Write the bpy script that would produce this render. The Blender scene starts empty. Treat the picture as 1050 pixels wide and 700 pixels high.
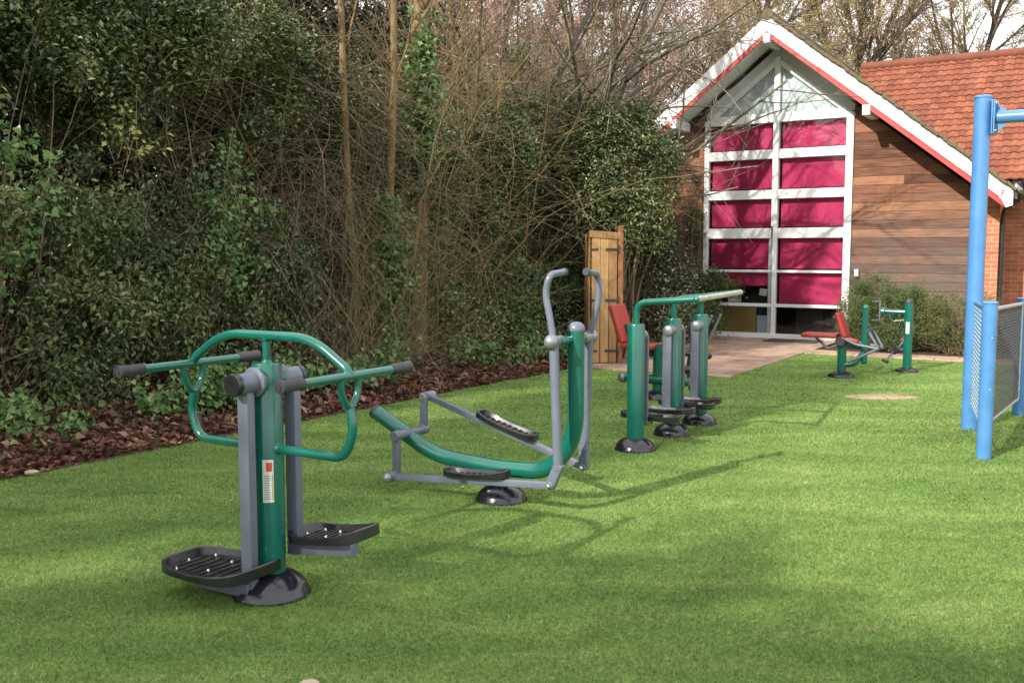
import bpy, bmesh, math, random
import numpy as np
from mathutils import Vector, Matrix
R=math.radians
sc=bpy.context.scene
col=sc.collection
random.seed(7)
NR=np.random.default_rng(11)

# ------------------------------------------------------------------ frames
CAM_H=1.6; FPX=1000.0
TH=math.atan(.09)
V=np.array([.853,-.522,0.]); U=np.array([.522,.853,0.])      # the place's own grid: V across, U away
ROTZ=math.atan2(-.522,.853)
B0=(5.84,17.78)                                              # foot of the clubhouse front, near the glazed bay
E0=np.array([-3.64,6.81,0.]); EU=np.array([.545,.838,0.]); EN=np.array([-.838,.545,0.])
def hedge(t,w,z=0.): return E0+EU*t+EN*w+np.array([0,0,z])
def bl(s,y,z=0.):                                            # clubhouse coordinates -> world
    return np.array([B0[0],B0[1],0])+V*s+U*y+np.array([0,0,z])

# ------------------------------------------------------------------ materials
MATS={}
def newmat(name):
    m=bpy.data.materials.new(name); m.use_nodes=True
    nt=m.node_tree; b=nt.nodes['Principled BSDF']; MATS[name]=m
    return m,nt,b
def nd(nt,t,**kw):
    n=nt.nodes.new(t)
    for k,v in kw.items():
        if k in n.inputs: n.inputs[k].default_value=v
        else: setattr(n,k,v)
    return n
def ramp(nt,stops,fac=None,interp='LINEAR'):
    r=nt.nodes.new('ShaderNodeValToRGB'); cr=r.color_ramp; cr.interpolation=interp
    while len(cr.elements)<len(stops): cr.elements.new(.5)
    for e,(p,c) in zip(cr.elements,stops): e.position=p; e.color=(*c,1)
    if fac is not None: nt.links.new(fac,r.inputs[0])
    return r
def noise(nt,scale,detail=6,rough=.55,vec=None,dist=0.):
    n=nd(nt,'ShaderNodeTexNoise',Scale=scale,Detail=detail,Roughness=rough,Distortion=dist)
    if vec is not None: nt.links.new(vec,n.inputs['Vector'])
    return n
def mapping(nt,scale=(1,1,1),rot=(0,0,0),coord='Object'):
    tc=nt.nodes.new('ShaderNodeTexCoord'); mp=nt.nodes.new('ShaderNodeMapping')
    mp.inputs['Scale'].default_value=scale; mp.inputs['Rotation'].default_value=rot
    nt.links.new(tc.outputs[coord],mp.inputs['Vector']); return mp.outputs['Vector']
def bump(nt,b,h,strength=.3,dist=.01):
    n=nd(nt,'ShaderNodeBump',Strength=strength,Distance=dist)
    nt.links.new(h,n.inputs['Height']); nt.links.new(n.outputs[0],b.inputs['Normal'])
def worn(name,c,rough=.4,var=.25,scale=6,metal=0.,bstr=.08,spec=.5,coat=0.,dirt=None,dirt_amt=.3):
    """paint / rubber / metal with soft mottling, faint orange peel and scuffs"""
    m,nt,b=newmat(name)
    v=mapping(nt)
    n=noise(nt,scale,8,.6,v)
    lo=tuple(x*(1-var) for x in c); hi=tuple(min(1,x*(1+var)) for x in c)
    r=ramp(nt,[(.3,lo),(.7,hi)],n.outputs['Fac'])
    out=r.outputs[0]
    if dirt is not None:
        n2=noise(nt,scale*4,10,.7,v); f=ramp(nt,[(.60,(0,0,0)),(.72,(dirt_amt,)*3)],n2.outputs['Fac'])
        mx=nd(nt,'ShaderNodeMix',data_type='RGBA'); nt.links.new(f.outputs[0],mx.inputs[0])
        nt.links.new(out,mx.inputs[6]); mx.inputs[7].default_value=(*dirt,1); out=mx.outputs[2]
    nt.links.new(out,b.inputs['Base Color'])
    n3=noise(nt,scale*3,4,.5,v); mr=nd(nt,'ShaderNodeMapRange'); 
    mr.inputs[3].default_value=rough*.75; mr.inputs[4].default_value=min(1,rough*1.3)
    nt.links.new(n3.outputs['Fac'],mr.inputs[0]); nt.links.new(mr.outputs[0],b.inputs['Roughness'])
    b.inputs['Metallic'].default_value=metal
    b.inputs['Specular IOR Level'].default_value=spec
    if coat: b.inputs['Coat Weight'].default_value=coat; b.inputs['Coat Roughness'].default_value=.12
    n4=noise(nt,90,3,.6,v); bump(nt,b,n4.outputs['Fac'],bstr,.004)
    return m
worn('green_paint',(.003,.100,.076),.22,.10,5,bstr=.08,coat=.45,dirt=(.03,.11,.08),dirt_amt=.3)
worn('grey_paint',(.115,.130,.170),.32,.08,8,bstr=.06,coat=.15,dirt=(.2,.21,.23),dirt_amt=.15)
worn('steel',(.23,.24,.26),.34,.15,12,metal=.5,bstr=.05)
worn('bolt_steel',(.62,.62,.62),.25,.1,20,metal=.9,bstr=.02)
worn('black_rubber',(.009,.009,.011),.33,.3,10,bstr=.12,coat=.3,dirt=(.04,.036,.03),dirt_amt=.35)
worn('grip_rubber',(.035,.034,.042),.55,.25,14,bstr=.2,dirt=(.12,.11,.1),dirt_amt=.3)
worn('dome_plastic',(.013,.013,.019),.20,.3,7,bstr=.06,coat=.2,dirt=(.07,.065,.055),dirt_amt=.5)
worn('red_pad',(.33,.030,.022),.42,.15,8,bstr=.1)
worn('blue_paint',(.062,.19,.42),.32,.16,4,bstr=.06,coat=.3,dirt=(.22,.27,.33),dirt_amt=.45)
worn('galvanised',(.42,.45,.50),.42,.15,14,metal=.5)
worn('mesh_wire',(.07,.08,.10),.5,.2,14,metal=.3)
worn('white_paint',(.68,.68,.68),.45,.05,3,bstr=.05,dirt=(.42,.41,.36),dirt_amt=.7)
worn('red_trim',(.47,.035,.03),.45,.15,5,bstr=.05,dirt=(.25,.08,.06),dirt_amt=.4)
worn('soffit_paint',(.62,.64,.66),.6,.08,3)
worn('black_plastic',(.012,.012,.013),.35,.2,6)
worn('gate_metal',(.03,.028,.026),.6,.3,20)
worn('sticker_silver',(.52,.53,.50),.35,.1,40)
worn('sticker_red',(.45,.05,.04),.4,.1,40)
worn('sticker_ink',(.10,.11,.11),.5,.1,40)
worn('rail_worn',(.50,.50,.44),.35,.3,18,metal=.4,dirt=(.05,.2,.12),dirt_amt=.5)
worn('blind_fabric',(.53,.040,.130),.75,.06,2,bstr=.1,spec=.2)
worn('pale_panel',(.60,.65,.66),.12,.10,1.5,bstr=.02)  # pale colour set behind the gable panes for the bright look of their glass
worn('ochre_panel',(.42,.28,.085),.55,.12,4)
worn('pale_blue_panel',(.48,.58,.68),.5,.05,4)
worn('paper',(.78,.78,.75),.7,.04,6)
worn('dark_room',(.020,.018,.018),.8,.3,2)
worn('interior_grey',(.09,.09,.10),.7,.3,3)
worn('mat_fibre',(.05,.045,.04),.95,.3,20,bstr=.4)
worn('net_cord',(.55,.52,.25),.7,.2,20)
worn('planter_wood',(.22,.085,.035),.8,.4,7,bstr=.3)
worn('stone_chip',(.42,.34,.25),.8,.3,30,bstr=.3)

def glass():
    m,nt,b=newmat('glass'); nt.nodes.remove(b)
    o=nt.nodes['Material Output']; t=nd(nt,'ShaderNodeBsdfTransparent'); g=nd(nt,'ShaderNodeBsdfGlossy',Roughness=.02)
    t.inputs[0].default_value=(.93,.95,.95,1)
    lw=nd(nt,'ShaderNodeFresnel',IOR=1.5); mx=nd(nt,'ShaderNodeMixShader')
    n=noise(nt,1.2,2,.5,mapping(nt)); bp=nd(nt,'ShaderNodeBump',Strength=.03,Distance=.05)
    nt.links.new(n.outputs['Fac'],bp.inputs['Height']); nt.links.new(bp.outputs[0],g.inputs['Normal'])
    nt.links.new(lw.outputs[0],mx.inputs[0]); nt.links.new(t.outputs[0],mx.inputs[1]); nt.links.new(g.outputs[0],mx.inputs[2])
    nt.links.new(mx.outputs[0],o.inputs[0])
glass()

def leafmat(name,stops,rough=.4,trans=.25,spec=.5):
    m,nt,b=newmat(name); o=nt.nodes['Material Output']
    a=nd(nt,'ShaderNodeAttribute',attribute_name='rnd')
    r=ramp(nt,stops,a.outputs['Fac']); nt.links.new(r.outputs[0],b.inputs['Base Color'])
    b.inputs['Roughness'].default_value=rough; b.inputs['Specular IOR Level'].default_value=spec
    if trans:
        t=nd(nt,'ShaderNodeBsdfTranslucent'); nt.links.new(r.outputs[0],t.inputs[0])
        mx=nd(nt,'ShaderNodeMixShader'); mx.inputs[0].default_value=trans
        nt.links.new(b.outputs[0],mx.inputs[1]); nt.links.new(t.outputs[0],mx.inputs[2]); nt.links.new(mx.outputs[0],o.inputs[0])
leafmat('holly_leaf',[(0,(.030,.048,.016)),(.45,(.072,.100,.032)),(.75,(.140,.170,.058)),(.90,(.24,.23,.095)),(1,(.34,.24,.14))],.40,.0)
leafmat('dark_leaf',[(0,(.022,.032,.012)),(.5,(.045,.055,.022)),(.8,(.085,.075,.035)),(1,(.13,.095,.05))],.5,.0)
leafmat('brown_leaf',[(0,(.08,.055,.035)),(.4,(.15,.10,.065)),(.75,(.26,.18,.13)),(1,(.38,.28,.21))],.6,.0)
leafmat('ivy_leaf',[(0,(.040,.10,.022)),(.6,(.095,.19,.045)),(1,(.20,.29,.09))],.4,.2)
leafmat('yellow_leaf',[(0,(.20,.26,.05)),(1,(.46,.48,.13))],.4,.3)
leafmat('olive_leaf',[(0,(.06,.07,.02)),(.5,(.13,.15,.045)),(1,(.24,.22,.09))],.5,.25)
leafmat('green_shrub_leaf',[(0,(.045,.07,.022)),(.6,(.10,.145,.042)),(1,(.19,.20,.08))],.5,.25)
leafmat('dry_leaf',[(0,(.07,.038,.022)),(.5,(.16,.095,.05)),(1,(.30,.22,.12))],.7,.2)
leafmat('far_twig',[(0,(.13,.10,.06)),(.5,(.27,.20,.13)),(1,(.42,.31,.24))],.7,.0)
leafmat('golden_bud',[(0,(.20,.18,.06)),(.5,(.38,.30,.15)),(1,(.50,.36,.26))],.6,.3)
leafmat('pink_bud',[(0,(.24,.14,.09)),(.5,(.38,.24,.17)),(1,(.48,.34,.26))],.6,.3)
leafmat('litter_leaf',[(0,(.045,.020,.014)),(.45,(.115,.042,.026)),(.8,(.20,.085,.048)),(.94,(.34,.20,.12)),(1,(.52,.42,.27))],.7,.1)

def barkmat(name,lo,mid,hi,sc_=5):
    m,nt,b=newmat(name); v=mapping(nt,(1,1,.22),coord='Object')
    n=noise(nt,sc_*4,10,.65,v,.6); r=ramp(nt,[(.3,lo),(.5,mid),(.72,hi)],n.outputs['Fac'])
    nt.links.new(r.outputs[0],b.inputs['Base Color']); b.inputs['Roughness'].default_value=.9
    bump(nt,b,n.outputs['Fac'],.6,.02)
barkmat('bark_orange',(.07,.045,.022),(.17,.11,.05),(.25,.18,.09))
barkmat('bark_grey',(.055,.045,.032),(.12,.10,.07),(.2,.175,.125))
barkmat('twig_straw',(.15,.115,.06),(.27,.21,.11),(.42,.34,.19))
barkmat('twig_brown',(.095,.072,.042),(.19,.142,.082),(.33,.255,.155))
barkmat('twig_grey',(.09,.075,.06),(.17,.145,.115),(.26,.23,.19))
barkmat('twig_pink',(.18,.10,.085),(.33,.21,.175),(.45,.32,.27))
barkmat('twig_gold',(.12,.09,.04),(.24,.18,.08),(.36,.28,.15))

def turf(name,blade):
    m,nt,b=newmat(name)
    g=nd(nt,'ShaderNodeNewGeometry'); P=g.outputs['Position']
    mp=nd(nt,'ShaderNodeMapping'); nt.links.new(P,mp.inputs[0]); mp.inputs['Rotation'].default_value=(0,0,R(20)); mp.inputs['Scale'].default_value=(.45,1.5,1)
    n1=noise(nt,1.3,8,.66,mp.outputs[0],.5)          # brushed nap of the pile
    n2=noise(nt,7,6,.6,P); n3=noise(nt,45,4,.7,P)
    r1=ramp(nt,[(.30,(.112,.198,.047)),(.52,(.176,.278,.070)),(.72,(.255,.345,.108))],n1.outputs['Fac'])
    r2=ramp(nt,[(.3,(.88,.90,.87)),(.7,(1.10,1.08,1.12))],n2.outputs['Fac'])
    r3=ramp(nt,[(.35,(.62,.64,.6)),(.65,(1.28,1.25,1.3))],n3.outputs['Fac'])
    mu=nd(nt,'ShaderNodeMix',data_type='RGBA',blend_type='MULTIPLY'); mu.inputs[0].default_value=1
    nt.links.new(r1.outputs[0],mu.inputs[6]); nt.links.new(r2.outputs[0],mu.inputs[7])
    mu2=nd(nt,'ShaderNodeMix',data_type='RGBA',blend_type='MULTIPLY'); mu2.inputs[0].default_value=1
    nt.links.new(mu.outputs[2],mu2.inputs[6]); nt.links.new(r3.outputs[0],mu2.inputs[7])
    out=mu2.outputs[2]
    if blade:
        a=nd(nt,'ShaderNodeAttribute',attribute_name='rnd')
        r4=ramp(nt,[(0,(.50,.56,.42)),(.55,(1.02,1.05,.98)),(.88,(1.35,1.25,1.3)),(1,(2.0,1.65,2.1))],a.outputs['Fac'])
        mu3=nd(nt,'ShaderNodeMix',data_type='RGBA',blend_type='MULTIPLY'); mu3.inputs[0].default_value=1
        nt.links.new(out,mu3.inputs[6]); nt.links.new(r4.outputs[0],mu3.inputs[7]); out=mu3.outputs[2]
        b.inputs['Roughness'].default_value=.5; b.inputs['Specular IOR Level'].default_value=.3
        o=nt.nodes['Material Output']; t=nd(nt,'ShaderNodeBsdfTranslucent'); nt.links.new(out,t.inputs[0])
        mx=nd(nt,'ShaderNodeMixShader'); mx.inputs[0].default_value=.3
        nt.links.new(b.outputs[0],mx.inputs[1]); nt.links.new(t.outputs[0],mx.inputs[2]); nt.links.new(mx.outputs[0],o.inputs[0])
    else:
        b.inputs['Roughness'].default_value=.85; b.inputs['Specular IOR Level'].default_value=.1
        bump(nt,b,n3.outputs['Fac'],.8,.03)
    nt.links.new(out,b.inputs['Base Color'])
turf('turf_base',False); turf('turf_blade',True)

def soilmat():
    m,nt,b=newmat('soil'); g=nd(nt,'ShaderNodeNewGeometry')
    n=noise(nt,9,10,.7,g.outputs['Position']); r=ramp(nt,[(.3,(.04,.020,.014)),(.55,(.10,.045,.03)),(.75,(.18,.09,.055))],n.outputs['Fac'])
    nt.links.new(r.outputs[0],b.inputs['Base Color']); b.inputs['Roughness'].default_value=.95
    n2=noise(nt,40,8,.7,g.outputs['Position']); bump(nt,b,n2.outputs['Fac'],1,.04)
soilmat()
def pavemat():
    m,nt,b=newmat('paving'); v=mapping(nt)
    br=nd(nt,'ShaderNodeTexBrick',offset=.5); nt.links.new(v,br.inputs['Vector'])
    br.inputs['Color1'].default_value=(.33,.22,.165,1); br.inputs['Color2'].default_value=(.40,.29,.22,1); br.inputs['Mortar'].default_value=(.12,.085,.06,1)
    br.inputs['Scale'].default_value=1.; br.inputs['Brick Width'].default_value=.6; br.inputs['Row Height'].default_value=.45; br.inputs['Mortar Size'].default_value=.008
    n=noise(nt,2.2,9,.65,v); r=ramp(nt,[(.3,(.55,.52,.50)),(.55,(1,.97,.93)),(.75,(1.35,1.3,1.25))],n.outputs['Fac'])
    mu=nd(nt,'ShaderNodeMix',data_type='RGBA',blend_type='MULTIPLY'); mu.inputs[0].default_value=1
    nt.links.new(br.outputs[0],mu.inputs[6]); nt.links.new(r.outputs[0],mu.inputs[7]); nt.links.new(mu.outputs[2],b.inputs['Base Color'])
    b.inputs['Roughness'].default_value=.85; n2=noise(nt,30,6,.6,v); bump(nt,b,n2.outputs['Fac'],.4,.01)
pavemat()
def brickmat(name,c1,c2,mort):
    m,nt,b=newmat(name)
    at=nd(nt,'ShaderNodeAttribute',attribute_name='wuv'); 
    br=nd(nt,'ShaderNodeTexBrick',offset=.5); nt.links.new(at.outputs['Vector'],br.inputs['Vector'])
    br.inputs['Color1'].default_value=(*c1,1); br.inputs['Color2'].default_value=(*c2,1); br.inputs['Mortar'].default_value=(*mort,1)
    br.inputs['Scale'].default_value=1.; br.inputs['Brick Width'].default_value=.225; br.inputs['Row Height'].default_value=.075
    br.inputs['Mortar Size'].default_value=.006; br.inputs['Mortar Smooth'].default_value=.2; br.inputs['Bias'].default_value=-.1
    n=noise(nt,2.5,8,.7,at.outputs['Vector']); r=ramp(nt,[(.3,(.72,.7,.7)),(.7,(1.25,1.22,1.2))],n.outputs['Fac'])
    mu=nd(nt,'ShaderNodeMix',data_type='RGBA',blend_type='MULTIPLY'); mu.inputs[0].default_value=1
    nt.links.new(br.outputs[0],mu.inputs[6]); nt.links.new(r.outputs[0],mu.inputs[7]); nt.links.new(mu.outputs[2],b.inputs['Base Color'])
    b.inputs['Roughness'].default_value=.85
    inv=nd(nt,'ShaderNodeMath',operation='SUBTRACT'); inv.inputs[0].default_value=1; nt.links.new(br.outputs['Fac'],inv.inputs[1])
    bump(nt,b,inv.outputs[0],.6,.01)
brickmat('brick',(.36,.115,.055),(.50,.19,.10),(.42,.34,.27))
def tilemat(name,stops,moss=.0):
    m,nt,b=newmat(name); a=nd(nt,'ShaderNodeAttribute',attribute_name='rnd')
    r=ramp(nt,stops,a.outputs['Fac']); v=mapping(nt); n=noise(nt,3,9,.7,v)
    q=ramp(nt,[(.3,(.7,.68,.66)),(.7,(1.2,1.2,1.2))],n.outputs['Fac'])
    mu=nd(nt,'ShaderNodeMix',data_type='RGBA',blend_type='MULTIPLY'); mu.inputs[0].default_value=1
    nt.links.new(r.outputs[0],mu.inputs[6]); nt.links.new(q.outputs[0],mu.inputs[7]); out=mu.outputs[2]
    n2=noise(nt,5,10,.75,v); f=ramp(nt,[(.55-.2*moss,(0,0,0)),(.68-.15*moss,(.15+.8*moss,)*3)],n2.outputs['Fac'])
    mx=nd(nt,'ShaderNodeMix',data_type='RGBA'); nt.links.new(f.outputs[0],mx.inputs[0]); nt.links.new(out,mx.inputs[6]); mx.inputs[7].default_value=(.10,.085,.04,1)
    nt.links.new(mx.outputs[2],b.inputs['Base Color']); b.inputs['Roughness'].default_value=.8
    bump(nt,b,n2.outputs['Fac'],.3,.02)
tilemat('red_tile',[(0,(.16,.044,.022)),(.5,(.20,.058,.029)),(1,(.245,.082,.043))])
tilemat('mossy_tile',[(0,(.14,.07,.04)),(.5,(.24,.12,.07)),(1,(.34,.24,.15))],1.)
def timber(name,stops,grey,zfade=None,rotx=False):
    m,nt,b=newmat(name); a=nd(nt,'ShaderNodeAttribute',attribute_name='rnd')
    v=mapping(nt,(.5,1,9)) if not rotx else mapping(nt,(9,1,.5))
    n=noise(nt,5,10,.7,v,.3)
    ad=nd(nt,'ShaderNodeMath',operation='MULTIPLY_ADD'); nt.links.new(a.outputs['Fac'],ad.inputs[0]); ad.inputs[1].default_value=.45
    sub=nd(nt,'ShaderNodeMath',operation='SUBTRACT'); nt.links.new(n.outputs['Fac'],sub.inputs[0]); sub.inputs[1].default_value=.17
    nt.links.new(sub.outputs[0],ad.inputs[2])
    r=ramp(nt,stops,ad.outputs[0]); out=r.outputs[0]
    if zfade:
        tc=nd(nt,'ShaderNodeTexCoord'); sx=nd(nt,'ShaderNodeSeparateXYZ'); nt.links.new(tc.outputs['Object'],sx.inputs[0])
        n2=noise(nt,1.3,8,.7,mapping(nt,(1,1,2)))
        mr=nd(nt,'ShaderNodeMapRange'); nt.links.new(sx.outputs['Z'],mr.inputs[0]); mr.inputs[1].default_value=zfade[0]; mr.inputs[2].default_value=zfade[1]; mr.inputs[3].default_value=.55; mr.inputs[4].default_value=-.25
        s2=nd(nt,'ShaderNodeMath',operation='ADD'); nt.links.new(mr.outputs[0],s2.inputs[0]); nt.links.new(n2.outputs['Fac'],s2.inputs[1])
        f=ramp(nt,[(.40,(0,0,0)),(.75,(.9,.9,.9))],s2.outputs[0])
        mx=nd(nt,'ShaderNodeMix',data_type='RGBA'); nt.links.new(f.outputs[0],mx.inputs[0]); nt.links.new(out,mx.inputs[6])
        g=ramp(nt,[(.3,tuple(c*.45 for c in grey)),(.7,grey)],n.outputs['Fac']); nt.links.new(g.outputs[0],mx.inputs[7]); out=mx.outputs[2]
    nt.links.new(out,b.inputs['Base Color']); b.inputs['Roughness'].default_value=.8
    bump(nt,b,n.outputs['Fac'],.4,.01)
timber('cladding_timber',[(.15,(.030,.012,.007)),(.40,(.095,.036,.019)),(.58,(.20,.080,.041)),(.85,(.33,.16,.085))],(.135,.098,.080),(-.1,3.3))
timber('gate_timber',[(.2,(.19,.095,.035)),(.5,(.33,.185,.075)),(.8,(.45,.28,.13))],(.3,.2,.1),None,True)

# ------------------------------------------------------------------ object helpers
def tag(o,label=None,cat=None,group=None,kind=None):
    if label: o['label']=label
    if cat: o['category']=cat
    if group: o['group']=group
    if kind: o['kind']=kind
    return o
def thing(name,label,cat,loc=(0,0,0),rz=0.,group=None):
    o=bpy.data.objects.new(name,None); col.objects.link(o); o.empty_display_size=.1
    o.location=loc; o.rotation_euler=(0,0,rz); return tag(o,label,cat,group)
def link_mesh(name,me,mat,parent=None):
    if mat: me.materials.append(MATS[mat])
    o=bpy.data.objects.new(name,me); col.objects.link(o)
    if parent is not None: o.parent=parent
    return o
def obj(name,bm,mat,parent=None,ang=38):
    me=bpy.data.meshes.new(name)
    bmesh.ops.recalc_face_normals(bm,faces=bm.faces)
    bm.to_mesh(me); bm.free()
    me.polygons.foreach_set('use_smooth',[True]*len(me.polygons)); me.set_sharp_from_angle(angle=R(ang))
    return link_mesh(name,me,mat,parent)
def new(): return bmesh.new()
def box(bm,c,s,rot=None,bev=.004,seg=2):
    r=bmesh.ops.create_cube(bm,size=1); vs=r['verts']
    M=Matrix.Translation(Vector(c))@(rot if rot is not None else Matrix.Identity(4))@Matrix.Diagonal((*s,1))
    bmesh.ops.transform(bm,matrix=M,verts=vs)
    if bev:
        es=list({e for v in vs for e in v.link_edges})
        bmesh.ops.bevel(bm,geom=es,offset=min(bev,min(s)*.4),segments=seg,affect='EDGES',profile=.6)
    return bm
def tube(bm,pts,r,n=16,caps=True):
    pts=[Vector(p) for p in pts]; rr=r if isinstance(r,(list,tuple)) else [r]*len(pts)
    t0=(pts[1]-pts[0]).normalized(); a=Vector((0,0,1)) if abs(t0.z)<.9 else Vector((1,0,0))
    nx=t0.cross(a).normalized(); rings=[]
    for i,p in enumerate(pts):
        t=(pts[min(i+1,len(pts)-1)]-pts[max(i-1,0)]).normalized()
        nx=(nx-t*nx.dot(t)).normalized(); ny=t.cross(nx)
        rings.append([bm.verts.new(p+(nx*math.cos(k*2*math.pi/n)+ny*math.sin(k*2*math.pi/n))*rr[i]) for k in range(n)])
    for a_,b_ in zip(rings,rings[1:]):
        for k in range(n): bm.faces.new((a_[k],a_[(k+1)%n],b_[(k+1)%n],b_[k]))
    if caps: bm.faces.new(rings[0][::-1]); bm.faces.new(rings[-1])
    return bm
def fillet(pts,rad,seg=6):
    pts=[Vector(p) for p in pts]; out=[pts[0]]
    for i in range(1,len(pts)-1):
        p=pts[i]; rd=rad if not isinstance(rad,(list,tuple)) else rad[i-1]
        a=pts[i-1]-p; b=pts[i+1]-p; d=min(rd,a.length*.49,b.length*.49)
        A=p+a.normalized()*d; Bq=p+b.normalized()*d
        for k in range(seg+1):
            t=k/seg; out.append(A*(1-t)**2+p*2*t*(1-t)+Bq*t*t)
    out.append(pts[-1]); return out
def lathe(bm,prof,c=(0,0,0),axis=(0,0,1),n=28):
    q=Vector((0,0,1)).rotation_difference(Vector(axis)).to_matrix().to_4x4(); M=Matrix.Translation(Vector(c))@q
    rings=[]
    for rad,z in prof:
        if rad<1e-5: rings.append([bm.verts.new(M@Vector((0,0,z)))])
        else: rings.append([bm.verts.new(M@Vector((rad*math.cos(k*2*math.pi/n),rad*math.sin(k*2*math.pi/n),z))) for k in range(n)])
    for a,b in zip(rings,rings[1:]):
        for k in range(n):
            j=(k+1)%n
            if len(a)==1 and len(b)==1: continue
            if len(a)==1: bm.faces.new((a[0],b[j],b[k]))
            elif len(b)==1: bm.faces.new((a[k],a[j],b[0]))
            else: bm.faces.new((a[k],a[j],b[j],b[k]))
    return bm
def cyl(bm,c,axis,r,h,bev=.004,n=24):
    return lathe(bm,[(0,0),(r-bev,0),(r,bev),(r,h-bev),(r-bev,h),(0,h)],c,axis,n)
def ball(bm,c,r,n=20,sz=1.):
    return lathe(bm,[(r*math.sin(math.pi*k/10),-r*math.cos(math.pi*k/10)*sz) for k in range(11)],c,(0,0,1),n)
def prism(bm,poly,h,M=None):
    """polygon in local XY extruded by h along local Z, placed by M"""
    M=M or Matrix.Identity(4)
    a=[bm.verts.new(M@Vector((x,y,0))) for x,y in poly]; b=[bm.verts.new(M@Vector((x,y,h))) for x,y in poly]
    bm.faces.new(a[::-1]); bm.faces.new(b)
    for i in range(len(poly)): j=(i+1)%len(poly); bm.faces.new((a[i],a[j],b[j],b[i]))
    return bm
def children(o): return [c for c in bpy.data.objects if c.parent is o]
def copy_tree(o,parent=None,kids=None):
    c=o.copy(); col.objects.link(c)
    if parent is not None: c.parent=parent
    for ch in children(o): copy_tree(ch,c)
    return c

# heavy meshes straight from numpy
def raw_mesh(name,verts,faces,mat,parent=None,rnd=None,smooth=False,k=None):
    me=bpy.data.meshes.new(name); n=len(verts); fk=faces.shape[1]; nf=len(faces)
    me.vertices.add(n); me.vertices.foreach_set('co',np.asarray(verts,dtype=np.float32).ravel())
    me.loops.add(nf*fk); me.loops.foreach_set('vertex_index',faces.astype(np.int32).ravel())
    me.polygons.add(nf); me.polygons.foreach_set('loop_start',np.arange(0,nf*fk,fk,dtype=np.int32))
    me.update(calc_edges=True)
    me.polygons.foreach_set('use_smooth',np.full(nf,smooth,dtype=bool))
    if rnd is not None:
        at=me.attributes.new('rnd','FLOAT','FACE'); at.data.foreach_set('value',np.asarray(rnd,dtype=np.float32))
    return link_mesh(name,me,mat,parent)
def unit(a): return a/np.maximum(1e-9,np.linalg.norm(a,axis=1,keepdims=True))
LEAVES={
 'oval':np.array([(0,0,0),(.3,.27,.07),(0,.55,0),(-.3,.27,.07),(.22,.75,.05),(0,1,-.06),(-.22,.75,.05)]),
}
def leaves(name,P,size,mat,parent=None,up=.5,kind='oval',out=None,jit=.35,rng=NR,aspect=1.,tint=None):
    """P: N leaf bases. Leaves are folded blades; ivy leaves have five lobes."""
    N=len(P); s=size*(1+jit*rng.uniform(-1,1,N))
    nrm=rng.normal(size=(N,3)); nrm=unit(nrm); nrm[:,2]=np.abs(nrm[:,2])*1.0+up
    if out is not None: nrm=nrm+out
    nrm=unit(nrm)
    ax=rng.normal(size=(N,3)); ax[:,2]-=.3; ax=unit(ax-nrm*(ax*nrm).sum(1,keepdims=True)); sd=np.cross(nrm,ax)
    if kind=='oval':
        T=np.array([(0,0,0),(.26,.45,.10),(0,1,-.05),(-.26,.45,.10)]); F=np.array([(0,1,2),(0,2,3)])
    elif kind=='ivy':
        T=np.array([(0,0,0),(.45,-.08,.04),(.34,.38,.06),(.0,.95,-.05),(-.34,.38,.06),(-.45,-.08,.04)]); F=np.array([(0,1,2),(0,2,3),(0,3,4),(0,4,5)])
    elif kind=='litter':
        T=np.array([(0,0,0),(.36,.35,.16),(0,1,.12),(-.33,.5,.2)]); F=np.array([(0,1,2),(0,2,3)])
    T=T.astype(float); T[:,0]*=aspect
    W=P[:,None,:]+s[:,None,None]*(T[None,:,0:1]*sd[:,None,:]+T[None,:,1:2]*ax[:,None,:]+T[None,:,2:3]*nrm[:,None,:])
    m=len(T); Fs=(F[None,:,:]+(np.arange(N)*m)[:,None,None]).reshape(-1,3)
    q=rng.uniform(0,1,N)
    if tint is not None: q=q*.55+tint*.45
    r=np.repeat(q,len(F))
    return raw_mesh(name,W.reshape(-1,3),Fs,mat,parent,r)
def tubes_np(name,paths,mat,parent=None,sides=4,rmin=.0):
    """paths: list of (pts[n,3], radii[n])"""
    VV=[];FF=[];off=0
    for pts,rad in paths:
        n=len(pts); sd=sides if rad[0]<.02 else (6 if rad[0]<.06 else 12)
        t=np.gradient(pts,axis=0); t=unit(t); a=np.array([.31,.17,.93]) if abs(t[0,2])<.8 else np.array([.95,.2,.1])
        nx=unit(np.cross(t,a)); ny=np.cross(t,nx)
        ang=np.arange(sd)*2*np.pi/sd
        ring=pts[:,None,:]+rad[:,None,None]*(np.cos(ang)[None,:,None]*nx[:,None,:]+np.sin(ang)[None,:,None]*ny[:,None,:])
        VV.append(ring.reshape(-1,3))
        i=np.arange(n-1)[:,None]*sd; k=np.arange(sd)[None,:]; k2=(k+1)%sd
        FF.append(np.stack([i+k,i+k2,i+sd+k2,i+sd+k],-1).reshape(-1,4)+off); off+=n*sd
    return raw_mesh(name,np.concatenate(VV),np.concatenate(FF),mat,parent,None,True)
def limb(p,d,L,r0,r1,rng,n=6,wob=.12,grav=0.):
    pts=[p]; d=d/np.linalg.norm(d); st=L/(n-1)
    for i in range(n-1):
        d=d+rng.normal(size=3)*wob; d[2]+=grav; d=d/np.linalg.norm(d); pts.append(pts[-1]+d*st)
    return np.array(pts),np.linspace(r0,r1,n)
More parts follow.
